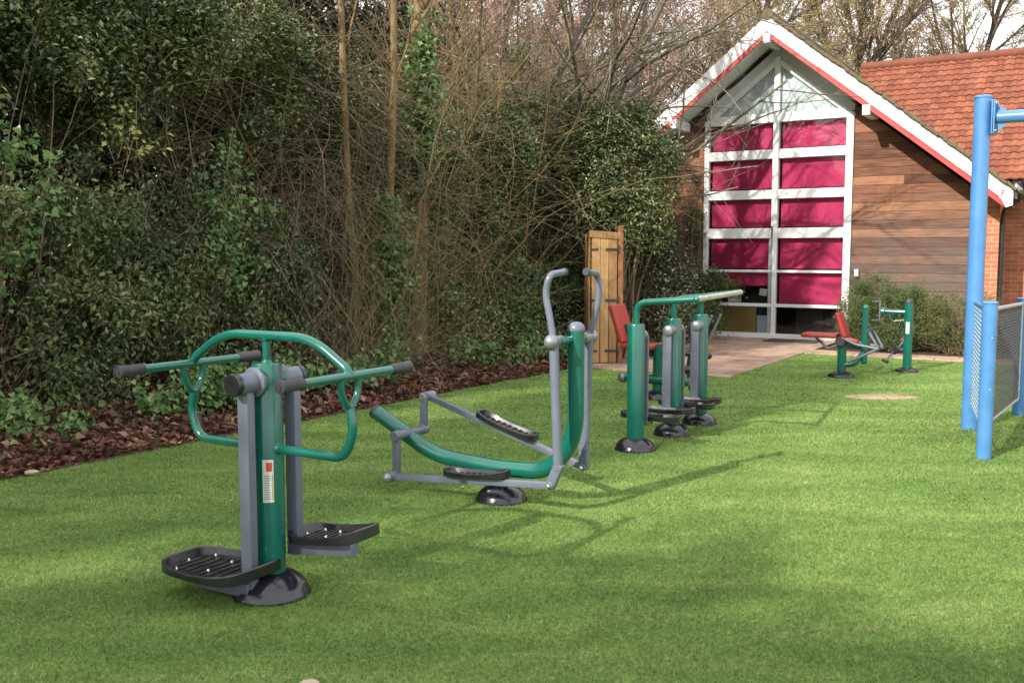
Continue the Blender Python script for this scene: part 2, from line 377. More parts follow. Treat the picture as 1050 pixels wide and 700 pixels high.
def grow(p,d,L,r,rng,depth,kids,spread=.8,ratio=.62,grav=.03,wob=.12,rend=.35,minr=.0025,out=None,start=.25):
    if out is None: out=[]
    n=8 if depth==0 else 6
    pts,rad=limb(p,np.array(d,float),L,r,max(minr*.6,r*rend),rng,n,wob,grav); out.append((pts,rad,depth))
    if depth<len(kids):
        for k in range(kids[depth]):
            f=start+(1-start)*(k+rng.uniform(.1,.9))/kids[depth]; f=min(f,.98); i=f*(n-1); i0=int(i); fr=i-i0
            q=pts[i0]*(1-fr)+pts[min(i0+1,n-1)]*fr; t=pts[min(i0+1,n-1)]-pts[i0]; t=t/np.linalg.norm(t)
            e=rng.normal(size=3); e=e-t*e.dot(t); e/=np.linalg.norm(e)
            nd_=t+e*spread*rng.uniform(.6,1.3)
            grow(q,nd_,L*ratio*rng.uniform(.6,1.15)*(1.15-.5*f),max(minr,(rad[i0])*.55),rng,depth+1,kids,spread,ratio,grav,wob,rend,minr,out,.15)
    return out

# ------------------------------------------------------------------ setting: ground, lawn, terrace
def sheet(name,poly,z,mat,kind='structure',res=None):
    bm=new(); vs=[bm.verts.new((x,y,z)) for x,y in poly]; bm.faces.new(vs)
    o=obj(name,bm,mat); o['kind']=kind; return o
g=sheet('ground',[(-400,-300),(400,-300),(400,600),(-400,600)],-.012,'soil')
def xy(p): return (float(p[0]),float(p[1]))
rs=np.random.default_rng(3)
edge=[xy(hedge(t,rs.normal()*.03)) for t in np.arange(-16,13.6,.4)]
lawn_poly=edge+[xy(bl(-2.6,-6.1)),xy(bl(.16,-6.1)),xy(bl(.16,-2.45)),xy(bl(16,-2.45)),(30,-2),(18,-14)]
sheet('lawn',lawn_poly,0.,'turf_base')
pav=new(); prism(pav,[(-6.2,-6.1),(.16,-6.1),(.16,-2.45),(.16,.0),(-6.2,.0)],.03)
pv=obj('terrace',pav,'paving'); pv.location=(B0[0],B0[1],-.012); pv.rotation_euler=(0,0,ROTZ); pv['kind']='structure'
pe=new(); prism(pe,[(.165,-2.45),(9,-2.45),(9,-1.95),(.165,-1.95)],.035)
pe=obj('path',pe,'paving'); pe.location=(B0[0],B0[1],-.012); pe.rotation_euler=(0,0,ROTZ); pe['kind']='structure'

# earth bank under the hedge: gently rising mulch
def bank():
    T=np.arange(-14,13.6,.15); W=np.array([-.06,0,.12,.3,.6,1.,1.5,2.2,3.2,5,9,16.]); Z=np.array([-.02,.012,.03,.06,.12,.22,.30,.36,.42,.45,.5,.6])
    vs=[];rg=np.random.default_rng(5)
    for t in T:
        for w,z in zip(W,Z):
            vs.append(hedge(t+rg.normal()*.02,w+rg.normal()*(.02 if w>0 else .012),z+ (rg.normal()*.018 if w>.1 else 0)))
    nw=len(W); f=[(i*nw+j,i*nw+j+1,(i+1)*nw+j+1,(i+1)*nw+j) for i in range(len(T)-1) for j in range(nw-1)]
    o=raw_mesh('soil_bank',np.array(vs),np.array(f),'soil',smooth=True); o['kind']='structure'
bank()
def bankz(w): return np.interp(w,[-.06,0,.3,.6,1.,1.5,2.2,5],[0,.012,.06,.12,.22,.30,.36,.45])

# turf pile
def blades():
    rg=np.random.default_rng(21); Ps=[];S=[]
    for y0,y1,n,w in ((3.0,3.8,110000,.0028),(3.8,4.7,125000,.0030),(4.7,6,130000,.0036),(6,8,120000,.005),(8,11,90000,.008),(11,17,70000,.013)):
        Y=rg.uniform(y0,y1,n); X=rg.uniform(-1,1,n)*(Y*.60+.9)+rg.uniform(-.2,.2,n); Ps.append(np.stack([X,Y,np.zeros(n)],1)); S.append(np.full(n,w))
    P=np.concatenate(Ps); S=np.concatenate(S)
    w=(P-E0)@EN; q=P-np.array([B0[0],B0[1],0]); s=q@V; yy=q@U
    ok=(w<0.01)&~((yy>-6.1)&(s<.17))&~(yy>-2.46)
    # worn patch of bare earth in the turf
    ok&=~((((P[:,0]-4.15)/.42)**2+((P[:,1]-10.85)/.20)**2)<1)
    P=P[ok];S=S[ok]; N=len(P)
    a=rg.uniform(0,2*np.pi,N); d=np.stack([np.cos(a),np.sin(a),np.zeros(N)],1)
    h=rg.uniform(.009,.020,N); nap=noise2(P[:,0]*.5,P[:,1]*1.1)
    lean=rg.normal(size=(N,3))*.8; lean[:,2]=0; lean+=np.stack([nap*.25,nap*.1-.05,np.zeros(N)],1)
    A=P-d*S[:,None]*.5; Bq=P+d*S[:,None]*.5; C=P+lean*h[:,None]; C[:,2]=h
    Vv=np.stack([A,Bq,C],1).reshape(-1,3); F=np.arange(N*3).reshape(-1,3)
    o=raw_mesh('turf_pile',Vv,F,'turf_blade',None,rg.uniform(0,1,N)); tag(o,'short green artificial grass pile covering the lawn','grass',kind='stuff')
def noise2(x,y):
    return np.sin(x*3.1+np.sin(y*2.3)*1.7)*.5+np.sin(y*4.3+x*1.9+np.sin(x*5.)*.8)*.5
blades()
pt=new()
lathe(pt,[(0,.012),(.25,.010),(.42,.004),(.5,-.004)],(0,0,0),(0,0,1),28)
pt=obj('worn_patch',pt,'paving'); pt.location=(4.15,10.85,0.0); pt.scale=(.9,.42,1); pt['kind']='structure'
# fallen leaves
def litter():
    rg=np.random.default_rng(8)
    n=42000; t=rg.uniform(-5,13.4,n); w=np.abs(rg.normal(size=n))*.8-.03; w=np.where(rg.uniform(size=n)<.5,rg.uniform(0,2.4,n),w)
    P=E0+EU*t[:,None]+EN*w[:,None]; P[:,2]=bankz(w)+rg.uniform(0,.035,n)
    o=leaves('leaf_litter',P,.055,'litter_leaf',None,up=1.0,kind='litter',rng=rg,jit=.65,tint=.5+.5*np.sin(t*5+np.sin(w*7)*2)); tag(o,'russet dead leaves and bark chips under the hedge','leaf litter',kind='stuff')
    n=2600; t=rg.uniform(-2,13.2,n); w=rg.uniform(.02,1.3,n); P=E0+EU*t[:,None]+EN*w[:,None]; P[:,2]=bankz(w)+rg.uniform(.02,.05,n)
    o=leaves('fallen_leaves',P,.085,'dry_leaf',None,up=.9,kind='litter',rng=rg,jit=.5); tag(o,'larger pale brown fallen leaves lying on the mulch strip','fallen leaves',kind='stuff')
    # stray leaves on the turf near the hedge, at the goal and on the terrace
    P1=E0+EU*rg.uniform(-3,13,260)[:,None]+EN*(-np.abs(rg.normal(size=260))*.22)[:,None]; P1[:,2]=.022
    c=np.array([[4.0,8.3]]); P2=np.concatenate([c+rg.normal(size=(160,2))*np.array([.28,.5]),np.zeros((160,1))+.02],1)
    P3=np.stack([rg.uniform(-3,5,110),rg.uniform(3.3,12,110),np.full(110,.022)],1)
    P4=np.stack([rg.uniform(2.6,4.6,60),rg.uniform(4.5,9,60),np.full(60,.022)],1)
    P=np.concatenate([P1,P2,P3,P4]); o=leaves('scattered_leaves',P,.028,'dry_leaf',None,up=1.5,kind='litter',rng=rg)
    tag(o,'small dry leaves and chips scattered over the turf','leaf litter',kind='stuff')
litter()
def pebble(x,y,s,lab,z=.018):
    bm=new(); ball(bm,(0,0,0),.5,12)
    rg=random.Random(int(x*100))
    for v_ in bm.verts: v_.co*=1+rg.uniform(-.12,.12)
    o=obj('stone',bm,'stone_chip'); o.location=(x,y,z); o.scale=s; o.rotation_euler=(0,0,.5); tag(o,lab,'stone')
pebble(-.755,3.475,(.085,.05,.03),'pale stone lying on the turf at the bottom edge of the view')
pebble(-3.47,6.93,(.10,.05,.035),'whitish stone on the mulch edge at far left',.03)

# ------------------------------------------------------------------ gym equipment (local x = across V, local y = away U)
def dome(parent,x=0,y=0,r=.185,h=.115,rp=.07):
    bm=new(); rho=[r-(r-rp)*k/12 for k in range(13)]; zf=lambda q:max(0,1-(q/r)**2)**.55
    k0=h/zf(rp); pr=[(r+.006,0),(r+.005,.010)]+[(q,.010+(k0*zf(q))*(h-.010)/h) for q in rho]; lathe(bm,pr+[(rp-.002,h)],(x,y,0),(0,0,1),36)
    return obj('base_cover',bm,'dome_plastic',parent)
def bolts(parent,pts,r=.009,h=.008,axis=(0,0,1)):
    for p in pts:
        bm=new(); lathe(bm,[(0,h),(r*.6,h*.85),(r,h*.3),(r,0)],p,axis,10); obj('bolt',bm,'bolt_steel',parent)
def tray(parent,cx,cy,z,L,W,rotz=0.,tilt=0.,h=.045,taper=.72,mat='black_rubber',bolts_=True):
    """moulded foot tray: floor, raised rim, tread ribs, bolts"""
    M=Matrix.Translation((cx,cy,z))@Matrix.Rotation(rotz,4,'Z')@Matrix.Rotation(tilt,4,'Y')
    N=40; out=[]
    for k in range(N):
        a=2*math.pi*k/N; ca,sa=math.cos(a),math.sin(a)
        x=math.copysign(abs(ca)**.42,ca)*L/2; y=math.copysign(abs(sa)**.42,sa)*W/2
        y*=1-(1-taper)*max(0,-x/(L/2))**1.5
        out.append((x,y))
    def ring(sc,zf): return [bm.verts.new(M@Vector((x*(1-sc/L*2),y*(1-sc/W*2),zf(x)))) for x,y in out]
    rim=lambda x:h*(.75+.45*abs(x/(L/2))**2)
    bm=new()
    rs_=[ring(.012,lambda x:0),ring(0,lambda x:.008),ring(0,lambda x:rim(x)-.006),ring(.006,lambda x:rim(x)),ring(.016,lambda x:rim(x)-.004),ring(.026,lambda x:.014)]
    for a,b in zip(rs_,rs_[1:]):
        for k in range(N): bm.faces.new((a[k],a[(k+1)%N],b[(k+1)%N],b[k]))
    bm.faces.new(rs_[0][::-1]); bm.faces.new(rs_[-1])
    t=obj('foot_tray',bm,mat,parent,30)
    bm=new()
    for i in range(9):
        x=-L*.38+i*L*.095; box(bm,M@Vector((x,0,.017)),(.012,W*.62*(1-.25*max(0,-x/L*2)),.008),Matrix.Rotation(rotz,4,'Z')@Matrix.Rotation(tilt,4,'Y'),.002,1)
    obj('tread',bm,mat,t)
    for x,y in () if not bolts_ else ((-.4,.0),(-.3,.33),(-.3,-.33),(0,.2),(0,-.2),(.33,.0)):
        bm=new(); lathe(bm,[(0,.012),(.006,.01),(.009,.0)],M@Vector((x*L,y*W*.9,.018)),(0,0,1),10); obj('bolt',bm,'bolt_steel',t)
    return t
def grip(parent,p,d,L,r=.026,mat='grip_rubber'):
    bm=new(); d=Vector(d).normalized(); lathe(bm,[(0,0),(r*.45,0),(r*.5,.004),(r*.8,.004),(r+.003,.006),(r+.003,.02),(r,.024),(r,L-.004),(r-.003,L)],p,d,20)
    return obj('grip',bm,mat,parent)

# machine 1: stand-on swing with handle hoop
RY=lambda a: Matrix.Rotation(a,4,'Y')
def pendulum_machine():
    t=thing('swing_trainer','green and grey outdoor gym swing trainer with handlebar hoop, nearest on the lawn','gym machine',(-1.136,4.49,0),ROTZ)
    dome(t,0,0,.178,.115,.07)
    bm=new(); lathe(bm,[(.0685,.09),(.0685,1.088),(.066,1.096),(.058,1.099),(0,1.099)],n=40); post=obj('post',bm,'green_paint',t)
    for i in (-1,1):                                            # welded hub sleeve through the post along U
        bm=new(); lathe(bm,[(.05,.03),(.062,.05),(.062,.085),(.050,.088)],(0,0,1.015),(0,i,0),30); obj('hub_sleeve',bm,'green_paint',t)
        bm=new(); lathe(bm,[(.060,.060),(.070,.074),(.070,.086),(.058,.090),(.049,.090),(.049,.190)],(0,0,1.015),(0,i,0),30); obj('axle',bm,'grey_paint',t)
        bm=new(); lathe(bm,[(.049,.188),(.053,.189),(.053,.210),(.047,.216),(0,.216)],(0,0,1.015),(0,i,0),30); obj('axle_cap',bm,'black_rubber',t)
        lo=.06 if i<0 else .165; sx=-.006 if i<0 else .034
        bm=new(); box(bm,(sx,i*.128,(lo+1.0)/2),(.066,.046,1.0-lo),None,.006); obj('swing_arm',bm,'grey_paint',t)
        tl=-.03 if i<0 else -.13; cx=-.19 if i<0 else .23; cz=lo+.028-(cx-sx)*math.tan(tl)
        bm=new(); box(bm,((cx*1.0+sx)/2+i*.07,i*.135,lo+(.0 if i<0 else .034)-((cx-sx)/2+i*.07)*math.tan(tl)),(abs(cx)+.17,.062,.062),RY(tl),.005); obj('tray_support',bm,'grey_paint',t)
        tr=tray(t,cx,i*.150+(.01 if i<0 else .03),cz+.036,.54 if i<0 else .42,.40 if i<0 else .28,0,tl,.050,.80 if i<0 else .95)
    # hoop
    w=.5
    bm=new()
    up=fillet([(-w,0,.925),(-w-.02,0,.83),(-w+.03,0,.70),(-.06,0,.70)],[.06,.16],8); tube(bm,up,.0215,18)
    up=fillet([(w,0,.925),(w+.02,0,.83),(w-.03,0,.70),(.06,0,.70)],[.06,.16],8); tube(bm,up,.0215,18)
    tube(bm,fillet([(-w,0,1.07),(-w+.02,0,1.10),(-w+.22,0,1.225),(w-.22,0,1.225),(w-.02,0,1.10),(w,0,1.07)],[.02,.12,.12,.02],8),.0215,18)
    tube(bm,[(0,0,1.09),(0,0,1.22)],.019,16)
    for sx_ in (-1,1): tube(bm,[(sx_*.062,0,.70),(sx_*.078,0,.70)],[.029,.0225],16)
    tube(bm,[(0,0,1.095),(0,0,1.112)],[.028,.0195],16); tube(bm,[(0,0,1.195),(0,0,1.208)],[.0195,.026],16)
    obj('handle_hoop',bm,'green_paint',t)
    for s in (-1,1):
        bm=new(); tube(bm,fillet([(s*w,-.058,1.067),(s*w,-.058,.99),(s*w,0,.91),(s*w,.058,.99),(s*w,.058,1.067)],[.05,.07,.05],7),.016,14); obj('yoke',bm,'green_paint',t)
        bm=new(); tube(bm,[(s*w,-.31,1.067),(s*w,.31,1.067)],.0205,20); hb=obj('handlebar',bm,'green_paint',t)
        grip(hb,(s*w,-.43,1.067),(0,1,0),.14); grip(hb,(s*w,.43,1.067),(0,-1,0),.14)
    # maker's plate with red head and rows of small print
    def patch(rad,z0,z1,a0,a1):
        bm=new(); n=8; A=[(a0+(a1-a0)*k/n) for k in range(n+1)]
        vs=[[bm.verts.new((rad*math.cos(a),rad*math.sin(a),z)) for a in A] for z in (z0,z1)]
        for k in range(n): bm.faces.new((vs[0][k],vs[0][k+1],vs[1][k+1],vs[1][k]))
        return bm
    a0,a1=R(-82),R(-40); shift=R(12)
    a0+=shift;a1+=shift
    pl=obj('plate',patch(.0695,.455,.655,a0,a1),'sticker_silver',t)
    obj('plate_header',patch(.0702,.600,.642,a0+.25,a1-.1),'sticker_red',pl)
    obj('plate_stripe',patch(.0702,.465,.590,a1-.13,a1-.05),'ochre_panel',pl)
    bm=new()
    for k in range(11):
        b2=patch(.0702,.470+k*.0108,.4735+k*.0108,a0+.08,a1-.22-(k%3)*.03)
        me=bpy.data.meshes.new('x'); b2.to_mesh(me); b2.free(); bm.from_mesh(me); bpy.data.meshes.remove(me)
    obj('plate_print',bm,'sticker_ink',pl)
    return t
pendulum_machine()

# machine 2: cross trainer
def cross_trainer():
    t=thing('cross_trainer','outdoor cross trainer with curved green frame and grey swan-neck handles','gym machine',(-.07,6.26,0),ROTZ)
    dome(t,0,0,.165,.10,.06)
    bm=new(); tube(bm,[(0,0,.08),(0,0,.20)],.058,28); obj('pedestal',bm,'green_paint',t)
    P=[(-1.04,0,.49),(-.53,0,.235),(0,0,.205),(.36,0,.225),(.545,0,.46),(.545,0,1.13)]
    bm=new(); pts=fillet(P,[.16,.3,.2,.26],10); tube(bm,pts,.052,28)
    obj('main_frame',bm,'green_paint',t)
    bm=new(); lathe(bm,[(.053,0),(.055,.012),(.05,.035),(.03,.052),(0,.057)],(.545,0,1.128),(0,0,1),26); obj('post_cap',bm,'grey_paint',t)
    bm=new(); d=(Vector(P[0])-Vector(P[1])).normalized(); lathe(bm,[(.053,-.01),(.055,.0),(.048,.022),(.02,.034),(0,.036)],P[0],d,26); obj('tail_cap',bm,'grip_rubber',t)
    # crank axle
    ax=-.74; az=.342
    bm=new(); tube(bm,[(ax,-.15,az+.03),(ax,.15,az+.03)],.030,20); obj('crank_axle',bm,'grey_paint',t)
    top=dict()
    for s,cz in ((-1,.105),(1,.60)):
        y=s*.155
        bm=new(); box(bm,(ax,y,(az+.03+cz)/2),(.055,.028,abs(cz-az-.03)+.06),None,.006); cyl(bm,(ax,y-.03,az+.03),(0,1,0),.036,.06)
        obj('crank',bm,'grey_paint',t)
        y2=s*.205
        bm=new(); cyl(bm,(ax,y-.02*s,cz),(0,s,0),.028,.10,.006); ball(bm,(ax-.0,y+s*.10,cz),.034,18); obj('crank_pin',bm,'steel',t)
        jx,jz=(.49,.20) if s<0 else (.50,.235)
        bm=new(); a=Vector((ax,y2,cz)); b=Vector((jx,y2,jz)); L=(b-a).length; ang=math.atan2(b.z-a.z,b.x-a.x)
        box(bm,(a+b)/2,(L,.042,.042),Matrix.Rotation(-ang,4,'Y'),.006); cyl(bm,(ax,y2-.03,cz),(0,1,0),.035,.06); obj('pedal_bar',bm,'grey_paint',t)
        f0=.55 if s<0 else .53
        c=a+(b-a)*f0
        tray(t,c.x,y2-s*.01,c.z+.024,.47,.15,0,-ang,.045,.95,bolts_=False)
        # handle lever
        px=.50 if s<0 else .53; ph=1.075
        if s<0: low=(.535,.30); hi=[(.47,1.24),(.44,1.36),(.47,1.475)]
        else: low=(.50,.345); hi=[(.565,1.20),(.60,1.33),(.585,1.475)]
        hi=[(px,ph)]+hi
        bm=new(); tube(bm,[(low[0],y2,low[1]),(px,y2,ph)],.030,18); obj('lever',bm,'grey_paint',t)
        bm=new(); tube(bm,[(x,y2,z) for x,z in [(low[0],low[1]+.02),low]],.034,16); box(bm,((low[0]+jx)/2,y2,(low[1]+jz)/2+.01),(.06,.05,math.hypot(low[0]-jx,low[1]-jz)+.06),Matrix.Rotation(math.atan2(low[0]-jx,low[1]-jz),4,'Y'),.008); cyl(bm,(jx,y2-.035,jz),(0,1,0),.024,.07); obj('lever_foot',bm,'grey_paint',t)
        bm=new(); q=[(x,y2,z) for x,z in hi]; e=hi[-1]; q+= [(e[0]+.01,y2-s*.16,e[1]+.012)]
        tube(bm,fillet(q,[.10,.12,.05],7),.021,18); obj('handle',bm,'grey_paint',t)
        bm=new(); lathe(bm,[(.0215,0),(.026,.004),(.026,.02),(.02,.026),(0,.026)],(e[0]+.01,y2-s*.155,e[1]+.012),(0,-s,0),16); obj('end_cap',bm,'grip_rubber',t)
        bm=new(); ball(bm,(px,y2+s*.03,ph),.045,20); cyl(bm,(px,y2-s*.09,ph),(0,s,0),.034,.11); obj('pivot_hub',bm,'steel',t)
        bolts(t,[(jx,y2-.045,jz),(ax,y2-.045,cz)],.014,.012,(0,-1,0))
        bolts(t,[(c.x-.1,y2,c.z-.05),(c.x+.1,y2,c.z-.05)],.012,.014,(0,0,-1))
    bm=new(); tube(bm,[(.52,-.16,1.075),(.535,.16,1.075)],.026,18); obj('cross_tube',bm,'green_paint',t)
    bolts(t,[(.495,-.005,.88),(.495,-.005,.62)],.008,.008,(-1,0,0))
cross_trainer()

# machine 3: twin air walker, three posts in a row along U
def air_walker():
    t=thing('air_walker','twin air walker of three green posts with a shared worn handrail','gym machine',(1.01,7.9,0),ROTZ)
    ys=[0,.80,1.47]; ph=1.03; rail=[.52,.44,.37]
    dirv=Vector((0.0,0))
    for i,y in enumerate(ys):
        dome(t,0.0,y,.165,.10,.07)
        bm=new(); lathe(bm,[(.071,.085),(.071,ph-.008),(.068,ph),(.055,ph+.004),(0,ph+.004)],(0,y,0),(0,0,1),34); obj('post',bm,'green_paint',t)
        z=1.215
        bm=new(); tube(bm,fillet([(0,y,ph-.01),(0,y,1.205),(rail[i],y+.02,z+.03)],[.13],9),.026,18); obj('rail_bend',bm,'green_paint',t)
        for s in ((1,) if i==0 else ((-1,1) if i==1 else (-1,))):
            hz=.93
            bm=new(); lathe(bm,[(.05,.05),(.052,.075),(.040,.10),(.047,.102),(.050,.112),(.045,.145),(.025,.156),(0,.158)],(0,y,hz),(0,s,0),24); obj('hub',bm,'steel',t)
            sw=.02 if s>0 else -.01
            bm=new(); box(bm,(sw,y+s*.118,.56),(.078,.028,.74),None,.006); obj('swing_arm',bm,'grey_paint',t)
            bm=new(); box(bm,(sw,y+s*.16,.205),(.09,.13,.03),None,.004); obj('tray_support',bm,'grey_paint',t)
            tray(t,sw+.03,y+s*.20,.225,.52,.17,0,.02*s,.05,.95,bolts_=False)
            bolts(t,[(sw-.02,y+s*.16,.19),(sw+.03,y+s*.16,.19)],.012,.012,(0,0,-1))
    bm=new(); tube(bm,[(.523,-.03,1.245),(.365,1.51,1.245)],.022,18); obj('handrail',bm,'rail_worn',t)
    for x_,y in ((.523,-.03),(.365,1.51)):
        bm=new(); ball(bm,(x_,y,1.245),.024,14); obj('rail_cap',bm,'green_paint',t)
air_walker()

def pad(bm,c,s,rot):
    return box(bm,c,s,rot,.03,4)
RY=lambda a: Matrix.Rotation(a,4,'Y')
# machine 4: seated press behind the air walker
def seated_press(loc):
    t=thing('seated_press','red seated outdoor leg press partly hidden behind the air walker','gym machine',loc,ROTZ)
    dome(t,0,0,.16,.09,.06)
    bm=new(); tube(bm,[(0,0,.07),(0,0,.60)],.057,26); obj('post',bm,'green_paint',t)
    bm=new(); tube(bm,[(-.40,-.03,.21),(.40,-.03,.21)],.052,24); obj('cross_beam',bm,'green_paint',t)
    for s in (-1,1):
        bm=new(); ball(bm,(s*.41,-.03,.21),.062,18); obj('beam_cap',bm,'steel',t)
    bm=new(); tube(bm,fillet([(-.30,0,.50),(.25,0,.50),(.52,0,.56)],.1,6),.030,18); box(bm,(-.34,0,.64),(.035,.05,.36),RY(-.32),.006); obj('seat_frame',bm,'grip_rubber',t)
    bm=new(); pad(bm,(-.20,0,.575),(.38,.34,.06),RY(0)); obj('seat',bm,'red_pad',t)
    bm=new(); pad(bm,(-.445,0,.82),(.06,.36,.44),RY(-.32)); obj('backrest',bm,'red_pad',t)
    bm=new(); tube(bm,fillet([(.40,0,.12),(.36,0,.40),(.42,0,.62),(.36,0,.86)],.1,6),.035,18); obj('footrest_arm',bm,'grip_rubber',t)
    bm=new(); tube(bm,[(.24,-.22,.545),(.64,-.22,.53)],.022,16); ball(bm,(.66,-.22,.53),.04,14); ball(bm,(.40,-.16,.36),.05,14); obj('footrest',bm,'black_rubber',t)
    for s in (-1,1):
        bm=new(); tube(bm,[(.52,s*.14,.62),(.66,s*.14,.95)],.016,14); obj('handle',bm,'steel',t)
    bm=new(); ball(bm,(-.10,-.20,.44),.045,14); cyl(bm,(-.10,-.2,.36),(0,0,1),.03,.08); obj('pivot_hub',bm,'steel',t)
seated_press((1.62,10.75,0))
# machine 5: bench
def press_bench(loc):
    t=thing('pull_down_bench','red padded bench machine with bent grey levers on the far turf','gym machine',loc,ROTZ)
    dome(t,0,0,.17,.075,.06)
    bm=new(); tube(bm,[(0,0,.06),(0,0,.46)],.058,24); obj('pedestal',bm,'green_paint',t)
    bm=new(); tube(bm,[(.27,.05,.18),(.27,.05,.90)],.040,22); obj('post',bm,'green_paint',t)
    bm=new(); ball(bm,(.27,.05,.905),.044,16); obj('post_cap',bm,'green_paint',t)
    bm=new(); tube(bm,fillet([(.02,0,.16),(.16,0,.17),(.29,.03,.36)],.12,7),.036,18); tube(bm,[(.0,0,.42),(.27,.04,.43)],.030,16); obj('frame_tube',bm,'green_paint',t)
    bm=new(); pad(bm,(-.27,0,.535),(.46,.30,.055),RY(0)); obj('seat',bm,'red_pad',t)
    bm=new(); pad(bm,(.00,0,.68),(.055,.30,.34),RY(-.33)); obj('backrest',bm,'red_pad',t)
    bm=new(); pad(bm,(.13,-.08,.49),(.18,.10,.05),RY(.2)); obj('side_pad',bm,'red_pad',t)
    bm=new(); cyl(bm,(-.0,-.12,.47),(0,1,0),.065,.24,.01); obj('pivot_hub',bm,'grip_rubber',t)
    bm=new(); tube(bm,[(-.34,0,.50),(-.18,0,.36),(-.03,0,.42)],.018,12); obj('seat_strut',bm,'grey_paint',t)
    for s in (-1,1):
        bm=new(); tube(bm,fillet([(.02,s*.13,.52),(.20,s*.13,.44),(.48,s*.13,.40),(.34,s*.13,.63)],[.05,.04],5),.017,14)
        tube(bm,[(.48,s*.13,.405),(.10,s*.13,.20)],.017,14); obj('lever',bm,'grey_paint',t)
    bm=new(); tube(bm,[(.34,-.17,.63),(.34,.17,.63)],.022,14); obj('handle',bm,'grip_rubber',t)
press_bench((4.30,12.65,0))
# machine 6: hand and foot cycle
def cycle_station(loc):
    t=thing('arm_cycle_station','slim green post with hand wheel arm above and foot pedals below','gym machine',loc,ROTZ)
    dome(t,0,0,.15,.055,.06)
    bm=new(); tube(bm,[(0,0,.05),(0,0,.94)],.058,24); obj('post',bm,'green_paint',t)
    bm=new(); ball(bm,(0,0,.94),.06,18); obj('post_cap',bm,'grip_rubber',t)
    bm=new(); box(bm,(0,-.058,.60),(.05,.004,.16),None,.001,1); obj('plate',bm,'sticker_silver',t)
    bm=new(); tube(bm,[(-.30,0,.81),(0,0,.81)],.034,18); tube(bm,fillet([(-.25,-.01,.79),(-.23,-.01,.68),(-.05,-.01,.70)],.06,6),.010,10); obj('arm',bm,'green_paint',t)
    bm=new(); cyl(bm,(-.36,0,.81),(1,0,0),.06,.06,.012); obj('crank_hub',bm,'green_paint',t)
    for s in (-1,1):
        bm=new(); box(bm,(-.375,0,.81+s*.07),(.018,.03,.15),None,.004); c=obj('hand_crank',bm,'grey_paint',t)
        bm=new(); tube(bm,[(-.37,0,.81+s*.13),(-.48,0,.81+s*.13)],.018,14); obj('grip',bm,'grip_rubber',c)
    bm=new(); tube(bm,[(-.16,0,.28),(0,0,.30)],.028,16); tube(bm,[(-.16,-.06,.28),(-.16,.06,.28)],.05,20); obj('pedal_housing',bm,'grip_rubber',t)
    for s in (-1,1):
        bm=new(); box(bm,(-.16+s*.05,s*.08,.28+s*.07),(.025,.015,.17),RY(.6),.004); c=obj('pedal_crank',bm,'grey_paint',t)
        bm=new(); box(bm,(-.16+s*.10,s*.13,.28+s*.14),(.09,.10,.025),RY(.5),.006); obj('pedal',bm,'red_pad' if s>0 else 'black_rubber',c)
cycle_station((5.38,13.2,0))

